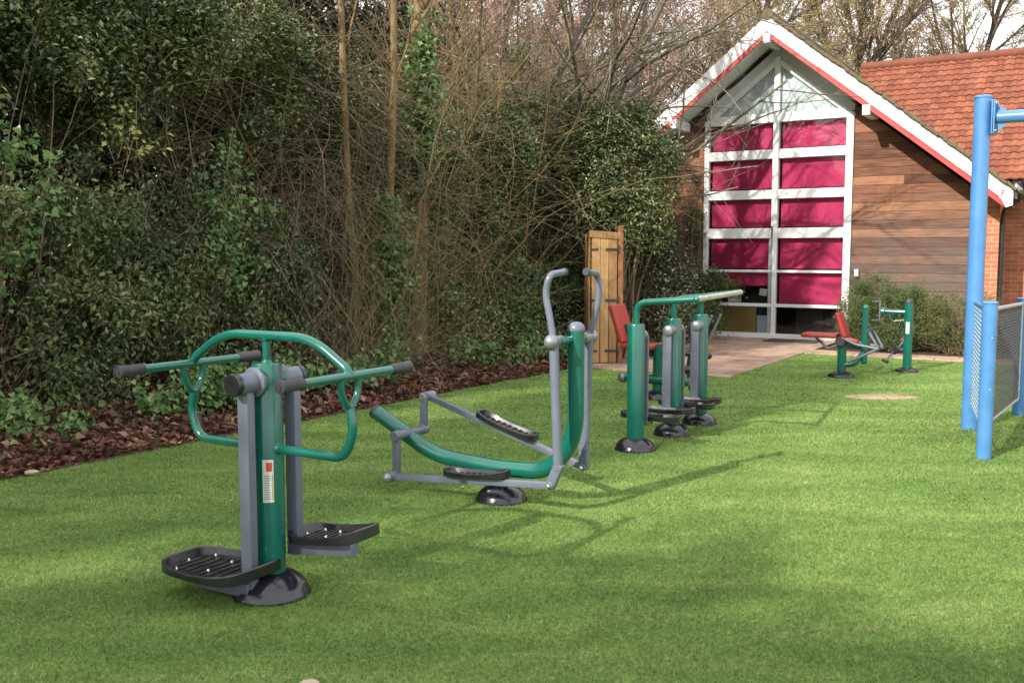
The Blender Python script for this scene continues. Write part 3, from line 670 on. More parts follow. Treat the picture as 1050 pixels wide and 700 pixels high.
# ------------------------------------------------------------------ blue goal unit with mesh side
def goal():
    N=np.array([3.70,7.54]); Tq=np.array([4.20,8.85]); Rr=np.array([5.05,9.63])
    t=thing('ball_court_goal','blue steel ball court end with tall post, side arm and wire mesh panel','goal frame',(4.2,8.85,0),0)
    def L(p,z): return Vector((p[0]-4.2,p[1]-8.85,z))
    bm=new(); tube(bm,[L(Tq,0),L(Tq,2.975)],.072,32); post=obj('tall_post',bm,'blue_paint',t)
    bm=new(); lathe(bm,[(.072,2.975),(.078,2.977),(.078,2.99),(.06,3.0),(0,3.003)],n=32); obj('post_cap',bm,'blue_paint',t)
    for nm,p,h in (('short_post',N,1.215),('short_post',Rr,1.15)):
        bm=new(); q=L(p,0); tube(bm,[q,L(p,h)],.056,28); sp=obj(nm,bm,'blue_paint',t)
        bm=new(); lathe(bm,[(.057,0),(.060,.003),(.060,.012),(.045,.02),(0,.023)],L(p,h-.002),(0,0,1),28); obj('post_cap',bm,'blue_paint',sp)
    # top arm with bolted flange, heading along V to the right
    bm=new(); z=2.80; tube(bm,[Vector(V)*.10+Vector((0,0,z)),Vector(V)*3.2+Vector((0,0,z-.0))],.055,26); obj('arm',bm,'blue_paint',t)
    bm=new(); Mz=Matrix.Rotation(ROTZ,4,'Z')
    box(bm,Vector(V)*.085+Vector((0,0,z)),(.014,.20,.30),Mz,.003,1); box(bm,Vector(V)*.102+Vector((0,0,z)),(.014,.20,.30),Mz,.003,1); 
    for s in (-1,1):
        prism(bm,[(.108,s*.055),(.108,s*.14),(.20,s*.055)],.012,Matrix.Translation((0,0,z-.006))@Mz@Matrix.Rotation(math.pi/2*1,4,'X')@Matrix.Translation((0,0,0)))
    obj('flange',bm,'blue_paint',t)
    bolts(t,[Vector(V)*.110+Vector((0,0,z))+Vector(U)*a+Vector((0,0,b)) for a in (-.075,.075) for b in (-.12,.12)],.014,.014,tuple(V))
    # side panel between near and far short posts: frame + woven wire
    d=Rr-N; Ld=np.linalg.norm(d); d=d/Ld
    def Q(a,z): return L(N+d*a,z)
    bm=new(); zt=1.165; zt2=1.11; zb=.26; zb2=.17
    tube(bm,[Q(.05,zt),Q(Ld-.05,zt2)],.017,12); obj('top_rail',bm,'galvanised',t)
    bm=new()
    tube(bm,[Q(.07,zb),Q(Ld-.07,zb2)],.012,10); tube(bm,[Q(.07,zb),Q(.07,zt)],.012,10); tube(bm,[Q(Ld-.07,zb2),Q(Ld-.07,zt2)],.012,10); pf=obj('panel_frame',bm,'galvanised',t)
    bm=new(); n=34
    for k in range(1,n): 
        a=.07+(Ld-.14)*k/n; f=k/n; tube(bm,[Q(a,zb+(zb2-zb)*f),Q(a,zt+(zt2-zt)*f)],.0030,5,False)
    for k in range(1,36):
        f=k/36; tube(bm,[Q(.07,zb+(zt-zb)*f),Q(Ld-.07,zb2+(zt2-zb2)*f)],.0042,5,False)
    obj('wire_mesh',bm,'mesh_wire',pf)
    # return panel between short near post and tall post: bars laced with pale cord
    d2=Tq-N; L2=np.linalg.norm(d2); d2/=L2
    def Q2(a,z): return L(N+d2*a,z)
    bm=new(); tube(bm,[Q2(.05,1.165),Q2(L2-.06,1.165)],.017,12); tube(bm,[Q2(.05,.2),Q2(L2-.06,.2)],.012,10)
    for k in range(1,14): tube(bm,[Q2(L2*k/14,.2),Q2(L2*k/14,1.165)],.0045,5,False)
    obj('return_panel',bm,'blue_paint',t)
    bm=new()
    for k in range(26): 
        z=.22+k*.0365; tube(bm,[Q2(.06,z),Q2(L2*.5,z+.012),Q2(L2-.07,z+.03)],.005,5,False)
    obj('net_cord',bm,'net_cord',t)
    bolts(t,[L(N,.55)+Vector((.0,-.055,0)),L(N,.95)+Vector((0,-.055,0))],.007,.006,(0,-1,0))
goal()

# ------------------------------------------------------------------ clubhouse
BD=thing('clubhouse','timber and red brick clubhouse with steep gable, white glazing and red blinds','building',(B0[0],B0[1],0),ROTZ)
SLP=.795; SC=-1.09
def rz(s,top=5.75): return top-SLP*abs(s-SC)
def wuvbox(name,boxes,mat,parent):
    """boxes with brick coordinates in metres stored per corner"""
    bm=new()
    for c,s in boxes: box(bm,c,s,None,0)
    me=bpy.data.meshes.new(name); bm.to_mesh(me); bm.free()
    at=me.attributes.new('wuv','FLOAT_VECTOR','CORNER')
    for p in me.polygons:
        n=p.normal
        for li in p.loop_indices:
            co=me.vertices[me.loops[li].vertex_index].co
            if abs(n.x)>.5: at.data[li].vector=(co.y+.1,co.z,0)
            elif abs(n.y)>.5: at.data[li].vector=(co.x,co.z,0)
            else: at.data[li].vector=(co.x,co.y,0)
    return link_mesh(name,me,mat,parent)
def cladding(side):
    rg=random.Random(4); vs=[];fs=[];rn=[]
    bh=.155
    def strip(a0,a1,z0,z1,b0,b1,k):
        # tilted face lapping over the board below; b = top ends
        i=len(vs); y0=-.012; y1=-.003
        vs.extend([(a0,y0,z0),(a1,y0,z0),(b1,y1,z1),(b0,y1,z1),(a0,.02,z0),(a1,.02,z0)]); 
        fs.append((i,i+1,i+2,i+3)); rn.append(k); fs.append((i+4,i+5,i+1,i)); rn.append(k)
    z=0.02
    while z<5.1:
        z1=z+bh
        def lim(zz): return (5.36-zz)/SLP+SC
        # right of the glazing
        a0=.30; e0=min(2.46,lim(z)); e1=min(2.46,lim(z1))
        if side>0 and e0>a0+.05:
            s=a0; cuts=[a0]+([a0+rg.uniform(.5,1.7)] if rg.random()<.35 and e0-a0>1.5 else [])+[e0]
            for c0,c1 in zip(cuts,cuts[1:]):
                last=c1==e0; strip(c0,c1-.002,z,z1,c0,(e1 if last else c1)-.002,rg.random())
        a1=-2.48; e0=max(-4.66,2*SC-lim(z)); e1=max(-4.66,2*SC-lim(z1))
        if side<0 and e0<a1-.05: strip(e0,a1,z,z1,e1,a1,rg.random())
        z=z1
    return raw_mesh('cladding',np.array(vs,float),np.array(fs),'cladding_timber',BD,rn)
cladding(1); cladding(-1)
# solid wall core behind the boards
core=new()
for a,b in ((.30,2.46),(-4.66,-2.48)):
    top=lambda s:rz(s,5.34)
    prism(core,[(a,0),(b,0),(b,top(b)),(a,top(a))],.20,Matrix.Translation((0,.23,0))@Matrix.Rotation(math.pi/2,4,'X'))
obj('wall_core',core,'dark_room',BD)
wuvbox('brick_wall',[((2.575,.4,1.32),(.23,.86,2.64)),((-4.79,.4,1.32),(.23,.86,2.64)),((2.61,5.5,1.3),(.20,9,2.6)),((-4.8,5.5,1.3),(.20,9,2.6)),((7.2,1.15,1.42),(9.1,.24,2.84)),((-1.09,9.9,1.3),(7.4,.2,2.6))],'brick',BD)
gb=new(); prism(gb,[(-4.9,2.55),(2.7,2.55),(-1.09,5.4)],.12,Matrix.Translation((0,9.9,0))@Matrix.Rotation(math.pi/2,4,'X')); obj('rear_gable',gb,'planter_wood',BD)
# window frame members
fr=new()
W0,W1=-2.47,.28
def bar(a,b,z0,z1,y0=-.05,y1=.07,bm=fr): box(bm,((a+b)/2,(y0+y1)/2,(z0+z1)/2),(b-a,y1-y0,z1-z0),None,.006,1)
bar(W0,W0+.09,.05,rz(W0+.05,5.22)-.04,-.051,.071); bar(W1-.11,W1+.02,.05,rz(W1,5.24)-.04,-.051,.071)
bar(SC-.055,SC+.055,2.1,5.2,-.056,.075)
bar(SC-.02,SC+.055,.05,2.1,-.056,.075)
for z,h in ((4.10,.17),(3.44,.17),(2.70,.17)):
    bar(W0+.09,SC-.055,z-h/2,z+h/2); bar(SC+.055,W1-.11,z-h/2,z+h/2)
z,h=1.98,.19
bar(W0+.09,SC-.055,z-h/2,z+h/2); bar(SC+.055,W1-.11,z-h/2,z+h/2)
for z,h in ((1.27,.05),(.63,.06)):
    bar(W0+.09,SC-.02,z-h/2,z+h/2,-.03,.05); bar(SC+.055,W1-.11,z-h/2,z+h/2,-.03,.05)
bar(W0-.02,W1+.03,-.0,.10,-.09,.09)
# raking head members of the gable light
for s in (-1,1):
    ang=math.atan(SLP); Ln=1.37*math.sqrt(1+SLP**2)
    cx=SC+s*.70; box(fr,(cx,.012,5.13-SLP*.70),(Ln,.10,.09),RY(s*ang),.004,1)
wf=obj('window_frame',fr,'white_paint',BD); 
lb=new(); 
bar(SC-.10,SC-.022,.10,1.885,-.02,.05,lb); obj('door_stile',lb,'galvanised',wf)
# blinds and panes
def quad(name,a,b,z0,z1,y,mat,parent,th=.008):
    bm=new(); box(bm,((a+b)/2,y,(z0+z1)/2),(b-a,th,z1-z0),None,0); return obj(name,bm,mat,parent)
Lx=(W0+.09,SC-.055); Rx=(SC+.055,W1-.11)
rows=[(3.525,4.015),(2.785,3.355),(2.075,2.615),(1.295,1.885)]
for k,(z0,z1) in enumerate(rows):
    for (a,b) in (Lx,Rx):
        quad('blind',a+.03,b-.03,z0+.035,z1,.095,'blind_fabric',BD,.006)
        quad('pane',a,b,z0,z1,.02,'glass',BD,.004)
        bm=new(); tube(bm,[(a+.03,.09,z0+.035),(b-.03,.09,z0+.035)],.012,8); obj('blind_rail',bm,'blind_fabric',BD)
quad('blind',Lx[0]+.03,SC-.05,.99,1.245,.095,'blind_fabric',BD,.006); quad('blind',Rx[0]+.03,Rx[1]-.03,.665,1.245,.095,'blind_fabric',BD,.006)
for (a,b) in ((Lx[0],SC-.02),Rx):
    quad('pane',a,b,.66,1.245,.02,'glass',BD,.004); quad('pane',a,b,.10,.60,.02,'glass',BD,.004)
# gable lights: two raked panes
for s in (-1,1):
    bm=new(); a=SC+s*.055; b=SC+s*1.27
    poly=[(a,4.185),(b,4.185),(b,5.09-SLP*1.27+.02),(a,5.09-SLP*.055)]
    if s<0: poly=poly[::-1]
    prism(bm,poly,.006,Matrix.Translation((0,.045,0))@Matrix.Rotation(math.pi/2,4,'X')); obj('gable_panel',bm,'pale_panel',BD)
    bm=new(); prism(bm,poly,.004,Matrix.Translation((0,.022,0))@Matrix.Rotation(math.pi/2,4,'X')); obj('gable_pane',bm,'glass',BD)
bm=new(); prism(bm,[(W0-.02,4.15),(W1+.03,4.15),(W1+.03,5.40-SLP*1.35),(SC,5.42),(W0-.02,5.40-SLP*1.35)],.02,Matrix.Translation((0,.085,0))@Matrix.Rotation(math.pi/2,4,'X')); obj('gable_board',bm,'soffit_paint',BD)
# infill panels in the bottom left light
quad('infill_panel',-2.36,-1.42,.10,.60,.045,'ochre_panel',BD,.02); quad('infill_panel',-1.40,-1.13,.10,.43,.045,'pale_blue_panel',BD,.02)
# room behind the glass
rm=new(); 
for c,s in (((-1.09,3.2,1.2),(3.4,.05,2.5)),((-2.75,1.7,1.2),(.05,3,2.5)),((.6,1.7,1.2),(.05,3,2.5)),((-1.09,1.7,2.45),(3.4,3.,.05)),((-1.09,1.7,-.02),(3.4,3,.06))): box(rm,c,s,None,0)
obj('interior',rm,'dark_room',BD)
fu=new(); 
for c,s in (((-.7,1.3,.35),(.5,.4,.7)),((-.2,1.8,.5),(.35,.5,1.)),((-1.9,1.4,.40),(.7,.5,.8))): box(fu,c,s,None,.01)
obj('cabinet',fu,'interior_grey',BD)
# roof: boarded soffit, tiled slopes, barge boards, red trim
Y0=-.72; YB=10.1
ang=math.atan(SLP)
for s in (-1,1):
    W=4.02; bm=new()
    pr=[(SC,5.785),(SC+s*W,5.785-SLP*W),(SC+s*W,5.685-SLP*W),(SC,5.685)]
    if s<0: pr=pr[::-1]
    prism(bm,pr,YB-Y0-.03,Matrix.Translation((0,YB,0))@Matrix.Rotation(math.pi/2,4,'X')); obj('roof_deck',bm,'soffit_paint',BD)
    bm=new(); pr=[(SC,5.55),(SC+s*(W-.1),5.55-SLP*(W-.1)),(SC+s*(W-.1),5.51-SLP*(W-.1)),(SC,5.51)]
    if s<0: pr=pr[::-1]
    prism(bm,pr,.70,Matrix.Translation((0,.0,0))@Matrix.Rotation(math.pi/2,4,'X')); obj('soffit',bm,'soffit_paint',BD)
    bm=new(); pr=[(SC,5.80),(SC+s*W,5.80-SLP*W),(SC+s*W,5.80-SLP*W-.24),(SC+s*(W-.0)-s*.10,5.80-SLP*W-.27),(SC+s*(W-.16),5.80-SLP*(W-.16)-.27),(SC,5.80-.27)]
    if s<0: pr=pr[::-1]
    prism(bm,pr,.035,Matrix.Translation((0,Y0,0))@Matrix.Rotation(math.pi/2,4,'X')); obj('barge_board',bm,'white_paint',BD)
    bm=new(); w2=W-.13; pr=[(SC,5.53),(SC+s*w2,5.53-SLP*w2),(SC+s*w2,5.44-SLP*w2),(SC,5.44)]
    if s<0: pr=pr[::-1]
    prism(bm,pr,.030,Matrix.Translation((0,Y0+.005,0))@Matrix.Rotation(math.pi/2,4,'X')); obj('red_trim',bm,'red_trim',BD)
    if s>0:
        bm=new(); prism(bm,[(SC+.9,5.532-SLP*.9),(SC+W-.2,5.532-SLP*(W-.2)),(SC+W-.2,5.553-SLP*(W-.2)),(SC+.9,5.545-SLP*.9)],.004,Matrix.Translation((0,Y0-.0355,0))@Matrix.Rotation(math.pi/2,4,'X')); obj('red_line',bm,'red_trim',BD)
# purlin ends
for (s,z) in ((SC,5.40),(SC+1.74,4.02),(SC-1.74,4.02)):
    bm=new(); box(bm,(s,Y0+.30,z),(.13,.72,.17),None,.006,1); obj('purlin_end',bm,'white_paint',BD)
# painted red mark on the foot of the barge board
bm=new()
mx,mz=SC+3.86,2.56
for (dx,dz,w,h,a) in ((0,0,.018,.085,.1),(.022,.036,.05,.016,.2),(.018,.004,.036,.014,-.3),(-.018,-.02,.04,.013,.7)):
    box(bm,(mx+dx,Y0-.037,mz+dz),(w,.003,h),RY(a),0)
obj('red_mark',bm,'red_trim',BD)
# tiled slopes as real geometry: rolled tiles in courses
def tiles(name,org,ax,up,nx,ny,tw,th,mat,parent,amp=.022,step=.022):
    ax=np.array(ax,float);up=np.array(up,float); nrm=np.cross(ax,up); nrm/=np.linalg.norm(nrm)
    if nrm[2]<0: nrm=-nrm
    prof=np.array([0,.35,.85,1,.85,.35,0,0.]); k=len(prof); rg=np.random.default_rng(2)
    vs=[];fs=[];rn=[]; org=np.array(org,float)
    for j in range(ny):
        for i in range(nx):
            o=len(vs); dz=rg.normal()*.0025; r=rg.uniform()
            for e,(yy,lift) in enumerate(((-.02,step+dz),(1.,dz*.5),(-.02,dz-.01))):
                for q in range(k):
                    p=org+ax*(i+q/(k-1))*tw+up*(j+yy)*th+nrm*(prof[q]*amp+lift+.004*(q==k-1)); vs.append(p)
            for q in range(k-1):
                fs.append((o+q,o+q+1,o+k+q+1,o+k+q)); rn.append(r); fs.append((o+2*k+q,o+2*k+q+1,o+q+1,o+q)); rn.append(r)
    return raw_mesh(name,np.array(vs),np.array(fs),mat,parent,rn)
nrm_up=np.array([math.cos(ang),0,math.sin(ang)])
Wd=4.10; n=14; th=Wd/math.cos(ang)/n
for s in (-1,1):
    up=np.array([-s*math.cos(ang),0,math.sin(ang)])
    tiles('tiled_slope',(SC+s*Wd,Y0-(.04 if s>0 else -.02),5.80-SLP*Wd),(0,1,0),up,54,n,.2,th,'mossy_tile',BD)
bm=new()
for k in range(24):
    y=Y0-.05+k*.45; tube(bm,[(SC,y,5.81),(SC,y+.45,5.82)],[.10,.09],12)
obj('ridge_tiles',bm,'mossy_tile',BD)
# verge: thick mossy bedding and tile ends above the right hand barge board
bm=new(); rg=random.Random(9)
for k in range(58):
    d=.1+k*4.0/58
    for s in (1,):
        box(bm,(SC+s*d,Y0-.045+rg.uniform(-.008,.008),5.833-SLP*d+rg.uniform(-.008,.014)),(.105,.10,.045+rg.uniform(0,.025)),RY(s*ang+rg.uniform(-.12,.12)),.012,1)
obj('verge',bm,'mossy_tile',BD)
# brick wing roof to the right
Yr,Zr,Ye,Ze=3.25,5.43,.62,2.86
Lw=math.hypot(Yr-Ye,Zr-Ze); up=np.array([0,(Yr-Ye)/Lw,(Zr-Ze)/Lw])
tiles('wing_roof',(-.3,Ye,Ze),(1,0,0),up,82,21,.15,Lw/21,'red_tile',BD,.022,.022)
up2=np.array([0,-(Yr-Ye)/Lw,(Zr-Ze)/Lw]); tiles('wing_roof',(-.3,2*Yr-Ye,Ze),(1,0,0),up2,82,21,.15,Lw/21,'red_tile',BD,.022,.022)
bm=new(); 
for k in range(28): tube(bm,[(-.3+k*.45,Yr,Zr+.01),(.15+k*.45,Yr,Zr+.02)],[.105,.095],12)
obj('wing_ridge',bm,'red_tile',BD)
bm=new(); prism(bm,[(Ye+.05,Ze-.05),(Yr,Zr-.08),(2*Yr-Ye-.05,Ze-.05)],11.9,Matrix(((0,0,1,0),(1,0,0,0),(0,1,0,0),(0,0,0,1)))@Matrix.Translation((0,0,2.75-2.9))); obj('wing_gable',bm,'dark_room',BD)
# gutters and downpipe
def gutter(name,a,b,r=.062):
    bm=new(); a=Vector(a);b=Vector(b); d=(b-a).normalized(); sd=d.cross(Vector((0,0,1))); N=10
    for off,flip in ((r,0),(r-.006,1)):
        R0=[[bm.verts.new(p+sd*math.cos(math.pi*k/N)*off-Vector((0,0,1))*math.sin(math.pi*k/N)*off) for k in range(N+1)] for p in (a,b)]
        for k in range(N): bm.faces.new((R0[0][k],R0[0][k+1],R0[1][k+1],R0[1][k]))
    for p in (a,b):
        c=[bm.verts.new(p+sd*math.cos(math.pi*k/N)*r-Vector((0,0,1))*math.sin(math.pi*k/N)*r+d*(-.001 if p is a else .001)) for k in range(N+1)]; bm.faces.new(c)
    return obj(name,bm,'black_plastic',BD)
gutter('gutter',(3.02,Y0+.0,2.60),(3.02,.55,2.60)); gutter('gutter',(2.95,.55,2.83),(11.8,.55,2.83))
bm=new(); box(bm,(7.3,.68,2.80),(9.0,.03,.16),None,.004); obj('fascia',bm,'black_plastic',BD)
bm=new(); box(bm,(2.96,Y0+.65,2.62),(.03,1.25,.16),None,.004); obj('fascia',bm,'white_paint',BD)
bm=new(); tube(bm,fillet([(3.02,Y0+.12,2.56),(3.02,Y0+.12,2.46),(2.74,-.02,2.32),(2.73,.0,2.1),(2.735,-.01,.05)],[.05,.12,.05],6),.034,14)
for z in (2.0,1.1,.3): tube(bm,[(2.735,-.01,z),(2.735,-.01,z+.05)],.042,14)
obj('downpipe',bm,'black_plastic',BD)
bm=new(); box(bm,(.42,-.05,1.255),(.075,.045,.13),None,.01); obj('entry_box',bm,'white_paint',BD)

o=thing('paper_notice','white paper notice taped inside the lower left window light','notice',tuple(bl(-1.30,.075,.87)),ROTZ)
bm=new(); box(bm,(0,0,0),(.15,.003,.13),RY(.12),0); obj('sheet',bm,'paper',o)
o=thing('folded_card','pale green and white leaflets standing on the window ledge','leaflet',tuple(bl(-1.86,.075,.665)),ROTZ)
bm=new(); box(bm,(.0,0,.06),(.26,.004,.12),RY(.0),0); box(bm,(.07,-.008,.13),(.10,.004,.25),RY(.06),0); obj('sheet',bm,'paper',o)
bm=new(); box(bm,(0,0,.008),(.95,.55,.016),None,.006); o=obj('door_mat',bm,'mat_fibre'); o.location=tuple(bl(-.55,-.55,.019)); o.rotation_euler=(0,0,ROTZ); tag(o,'dark fibre door mat on paving in front of glazed bay','door mat')

# timber planter behind the seated press
o=thing('planter','low brown timber planter box at the terrace edge below the shrubs','planter',tuple(bl(-3.1,-4.9,.018)),ROTZ)
for y in (-.2,.2):
    bm=new(); 
    for k in range(3): box(bm,(0,y,.07+k*.135),(.9,.035,.125),None,.006)
    obj('side',bm,'planter_wood',o)
for x in (-.43,.43):
    bm=new()
    for k in range(3): box(bm,(x,0,.07+k*.135),(.035,.36,.125),None,.006)
    obj('end',bm,'planter_wood',o)
bm=new(); box(bm,(0,0,.33),(.82,.36,.05),None,.01); obj('compost',bm,'soil',o)

# timber gate leaf at the end of the hedge
def gate():
    t=thing('garden_gate','tall pine board gate with black strap hinges at hedge end','gate',(1.28,14.05,0),R(8))
    rg=random.Random(3); vs=[];
    def board(a,b,h,y,nm='board'):
        bm=new(); box(bm,((a+b)/2,y,h/2+.03),(b-a-.006,.03,h),None,.005,1); o=obj(nm,bm,'gate_timber',t)
        at=o.data.attributes.new('rnd','FLOAT','FACE'); r=rg.random(); at.data.foreach_set('value',[r]*len(o.data.polygons)); return o
    a=-.14
    for k in range(3): board(a,a+.125,1.80+.01*rg.random(),0); a+=.126
    # return leaf, seen obliquely
    for k in range(2):
        bm=new(); box(bm,(-.165,.08+k*.125,.96),(.03,.12,1.84),None,.005,1); o=obj('board',bm,'gate_timber',t)
        at=o.data.attributes.new('rnd','FLOAT','FACE'); at.data.foreach_set('value',[.1]*len(o.data.polygons))
    bm=new(); box(bm,(.05,-.004,1.865),(.46,.05,.10),RY(.07),.008); o=obj('top_rail',bm,'gate_timber',t)
    for z in (.20,.93,1.66):
        bm=new(); box(bm,(.15,-.022,z),(.18,.010,.035),None,.003,1); box(bm,(.25,-.026,z),(.03,.022,.12),None,.004,1); obj('hinge',bm,'gate_metal',t)
        bm=new(); box(bm,(-.10,-.022,z),(.10,.010,.03),None,.003,1); obj('hinge',bm,'gate_metal',t)
    bm=new(); box(bm,(.285,.02,1.0),(.07,.09,2.0),None,.008); o=obj('gate_post',bm,'planter_wood',t)
gate()

# ------------------------------------------------------------------ vegetation
def clump_points(rg,n,c,rad,ncl,sig,shell=.55,zmin=.05,box_=1.0,frame=None):
    """clustered points in a lumpy ellipsoid with axes (along U', across, up)"""
    d=unit(rg.normal(size=(ncl,3))); d=np.sign(d)*np.abs(d)**box_; d=d/np.maximum(1e-6,np.linalg.norm(d,axis=1,keepdims=True))*(1 if box_==1 else 1.08+.10*(box_<.5))
    r=rg.uniform(shell**3,1,ncl)**(1/3); lump=1+.22*np.sin(d[:,0]*5+c[0])*np.cos(d[:,2]*6+c[1])
    L=d*(r*lump)[:,None]*np.array(rad)
    idx=rg.integers(0,ncl,n); sg=sig*rg.uniform(.5,1.4,ncl)
    Q=L[idx]+rg.normal(size=(n,3))*sg[idx][:,None]
    fr=frame if frame is not None else (EU,EN)
    W=np.array(c)+Q[:,0:1]*fr[0]+Q[:,1:2]*fr[1]+Q[:,2:3]*np.array([0,0,1.])
    CC=np.array(c)+L[:,0:1]*fr[0]+L[:,1:2]*fr[1]+L[:,2:3]*np.array([0,0,1.])
    global TINT
    ok=W[:,2]>zmin; TINT=rg.uniform(0,1,ncl)[idx][ok]; W=W[ok]; return W,CC[CC[:,2]>zmin]
def stems_to(rg,base,tips,n,r=.012,rt=.002):
    out=[]
    for k in rg.choice(len(tips),min(n,len(tips)),replace=False):
        b=np.array(base)+rg.normal(size=3)*np.array([.12,.12,0]); tp=tips[k]; m=(b+tp)/2+rg.normal(size=3)*.18; m[2]+=.15
        u=np.linspace(0,1,7)[:,None]; p=b*(1-u)**2+m*2*u*(1-u)+tp*u*u; p[1:-1]+=rg.normal(size=(5,3))*.035; out.append((p,np.linspace(r,rt,7)))
    return out
def bush(name,lab,cat,c,rad,n,ls,seed,leaf='holly_leaf',twig='twig_brown',ncl=160,sig=.13,shell=.45,group=None,nst=60,kind='oval',box_=.7,up=.35,aspect=1.,zmin=.05,frame=None,r=.014):
    rg=np.random.default_rng(seed); t=thing(name,lab,cat,(float(c[0]),float(c[1]),0),0,group)
    W,CC=clump_points(rg,n,c,rad,ncl,sig,shell,zmin,box_,frame); o0=np.array([float(c[0]),float(c[1]),0])
    nr=unit(W-np.array(c))*.35
    leaves('foliage',W-o0,ls,leaf,t,up=up,kind=kind,out=nr,rng=rg,aspect=aspect,tint=TINT)
    tubes_np('stem',stems_to(rg,[0,0,max(0,c[2]-rad[2])*.0],CC-o0,nst,r),twig,t); return t
G1='evergreen bushes of the hedge'
hs=[ # t, w, z, (along, across, up), n, seed
 (-4.6,2.1,2.3,(1.5,1.0,2.3),22000,101,'dark holly bush in the hedge beyond the left picture edge'),
 (-1.8,2.0,2.4,(1.5,1.0,2.4),40000,102,'dark glossy holly bush at the far left edge of the hedge'),
 (.9,1.85,2.5,(1.5,1.0,2.5),120000,103,'big dark glossy holly bush at left, behind the pale yellow-green sprig'),
 (3.1,1.90,2.4,(1.25,.95,2.4),95000,104,'dark holly bush directly behind the swing trainer'),
 (4.9,2.4,2.2,(1.2,.8,2.2),60000,105,'shaded holly bush behind the tangle of brown bramble stems'),
 (7.3,1.80,1.6,(1.3,.85,1.6),60000,106,'dark holly bush behind the cross trainer, right of the ivy-clad trunk'),
 (9.1,1.60,1.95,(1.3,.85,1.95),72000,107,'dense dark holly bush just left of the pine gate'),
 (11.0,1.9,2.1,(1.3,.8,2.0),60000,108,'tall dark holly bush behind the pine gate'),
]
for t_,w_,z_,rad,n_,sd,lb_ in hs:
    c=hedge(t_,w_-.17,z_); bush('holly_bush',lb_,'bush',c,rad,n_,.058,sd,group=G1,ncl=int(330*rad[0]*rad[2]/3),sig=.11,twig='twig_brown',nst=26,box_=.45,up=.1,shell=.55)
# bush overhanging the gate and the clubhouse corner
bush('holly_tree','evergreen holly tree arching over the pine gate toward the white glazing','tree',np.array([1.62,14.95,2.75]),(.85,.7,1.1),34000,.06,120,ncl=210,sig=.12,frame=(V,U),nst=60,r=.03)
bush('holly_bush','low dark bush between the pine gate and the clubhouse wall','bush',np.array([2.1,15.3,1.0]),(.75,.6,1.0),17000,.06,121,group=G1,ncl=110,frame=(V,U),leaf='dark_leaf')
bush('shrub','loose dark shrub in front of the lower left window light','shrub',np.array(bl(-2.25,-1.1,.75)),(.6,.5,.66),16000,.05,122,ncl=80,frame=(V,U),leaf='green_shrub_leaf',sig=.09)
bush('shrub','small brownish shrub behind the timber planter','shrub',np.array(bl(-3.2,-3.7,.62)),(.8,.5,.58),15000,.05,123,ncl=90,frame=(V,U),leaf='olive_leaf',sig=.1)
bush('climber','thin leafy climber growing up the left jamb of the glazing','climbing plant',np.array(bl(-2.58,-.12,1.55)),(.13,.10,1.55),1900,.05,124,ncl=70,frame=(V,U),leaf='olive_leaf',sig=.06,nst=30,r=.008)
# shrubs under the cladding on the right
bush('shrub','rounded green shrub against the timber cladding beside the bench machine','shrub',np.array(bl(1.12,-1.05,.55)),(.72,.5,.56),48000,.042,130,ncl=300,frame=(V,U),leaf='green_shrub_leaf',sig=.07,twig='twig_straw',nst=200,aspect=.5,r=.006)
bush('shrub','sparse brown twiggy shrub against cladding near the blue post','shrub',np.array(bl(2.3,-1.1,.45)),(.75,.5,.47),30000,.038,131,ncl=240,frame=(V,U),leaf='olive_leaf',sig=.07,twig='twig_brown',nst=260,aspect=.5,r=.006)
# far-side hedge mass that reads as one dark wood behind
def wood():
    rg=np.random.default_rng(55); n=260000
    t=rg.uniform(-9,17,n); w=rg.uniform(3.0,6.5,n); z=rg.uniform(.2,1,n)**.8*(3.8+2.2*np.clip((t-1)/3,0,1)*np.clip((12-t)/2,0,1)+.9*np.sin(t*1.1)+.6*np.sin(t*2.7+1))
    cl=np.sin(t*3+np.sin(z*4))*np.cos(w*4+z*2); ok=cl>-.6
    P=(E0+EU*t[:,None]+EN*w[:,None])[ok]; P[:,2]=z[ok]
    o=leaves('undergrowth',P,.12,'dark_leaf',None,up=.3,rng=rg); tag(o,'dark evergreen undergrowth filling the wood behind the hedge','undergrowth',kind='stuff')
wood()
def brushwood():
    rg=np.random.default_rng(66); n=270000
    t=rg.uniform(2.0,24,n); w=rg.uniform(4.5,10,n); z=rg.uniform(0,1,n)**.7*(7.6+1.2*np.sin(t*.9)+.7*np.sin(t*2.3+1)+.5*np.sin(w*3))
    cl=np.sin(t*4+np.sin(z*3))*np.cos(w*3+z*2.5); ok=(cl>-.2)&(z>.3)
    P=(E0+EU*t[:,None]+EN*w[:,None])[ok]; P[:,2]=z[ok]
    o=leaves('brushwood',P,.11,'brown_leaf',None,up=.1,rng=rg,aspect=.5); tag(o,'pinkish brown winter brushwood filling the wood behind the trees','brushwood',kind='stuff')
brushwood()
def far_wood():
    rg=np.random.default_rng(88); n=150000
    Y=rg.uniform(31,42,n); X=rg.uniform(-6,Y*.475); z=rg.uniform(0,1,n)**.75*(10.2+1.6*np.sin(X*1.1+Y*.3)+.9*np.sin(X*2.9)-np.clip((X/Y-.40)*60,0,4))
    cl=np.sin(X*2.2+np.sin(z*1.6)*1.5)*np.cos(Y*1.3+z*1.4); ok=(cl>-.45)&(z>1)
    P=np.stack([X,Y,z],1)[ok]; o=leaves('far_wood',P,.24,'far_twig',None,up=.0,rng=rg,aspect=.16); tag(o,'pale golden-brown haze of winter twigs in the far wood beyond the roofs','far wood',kind='stuff')
far_wood()

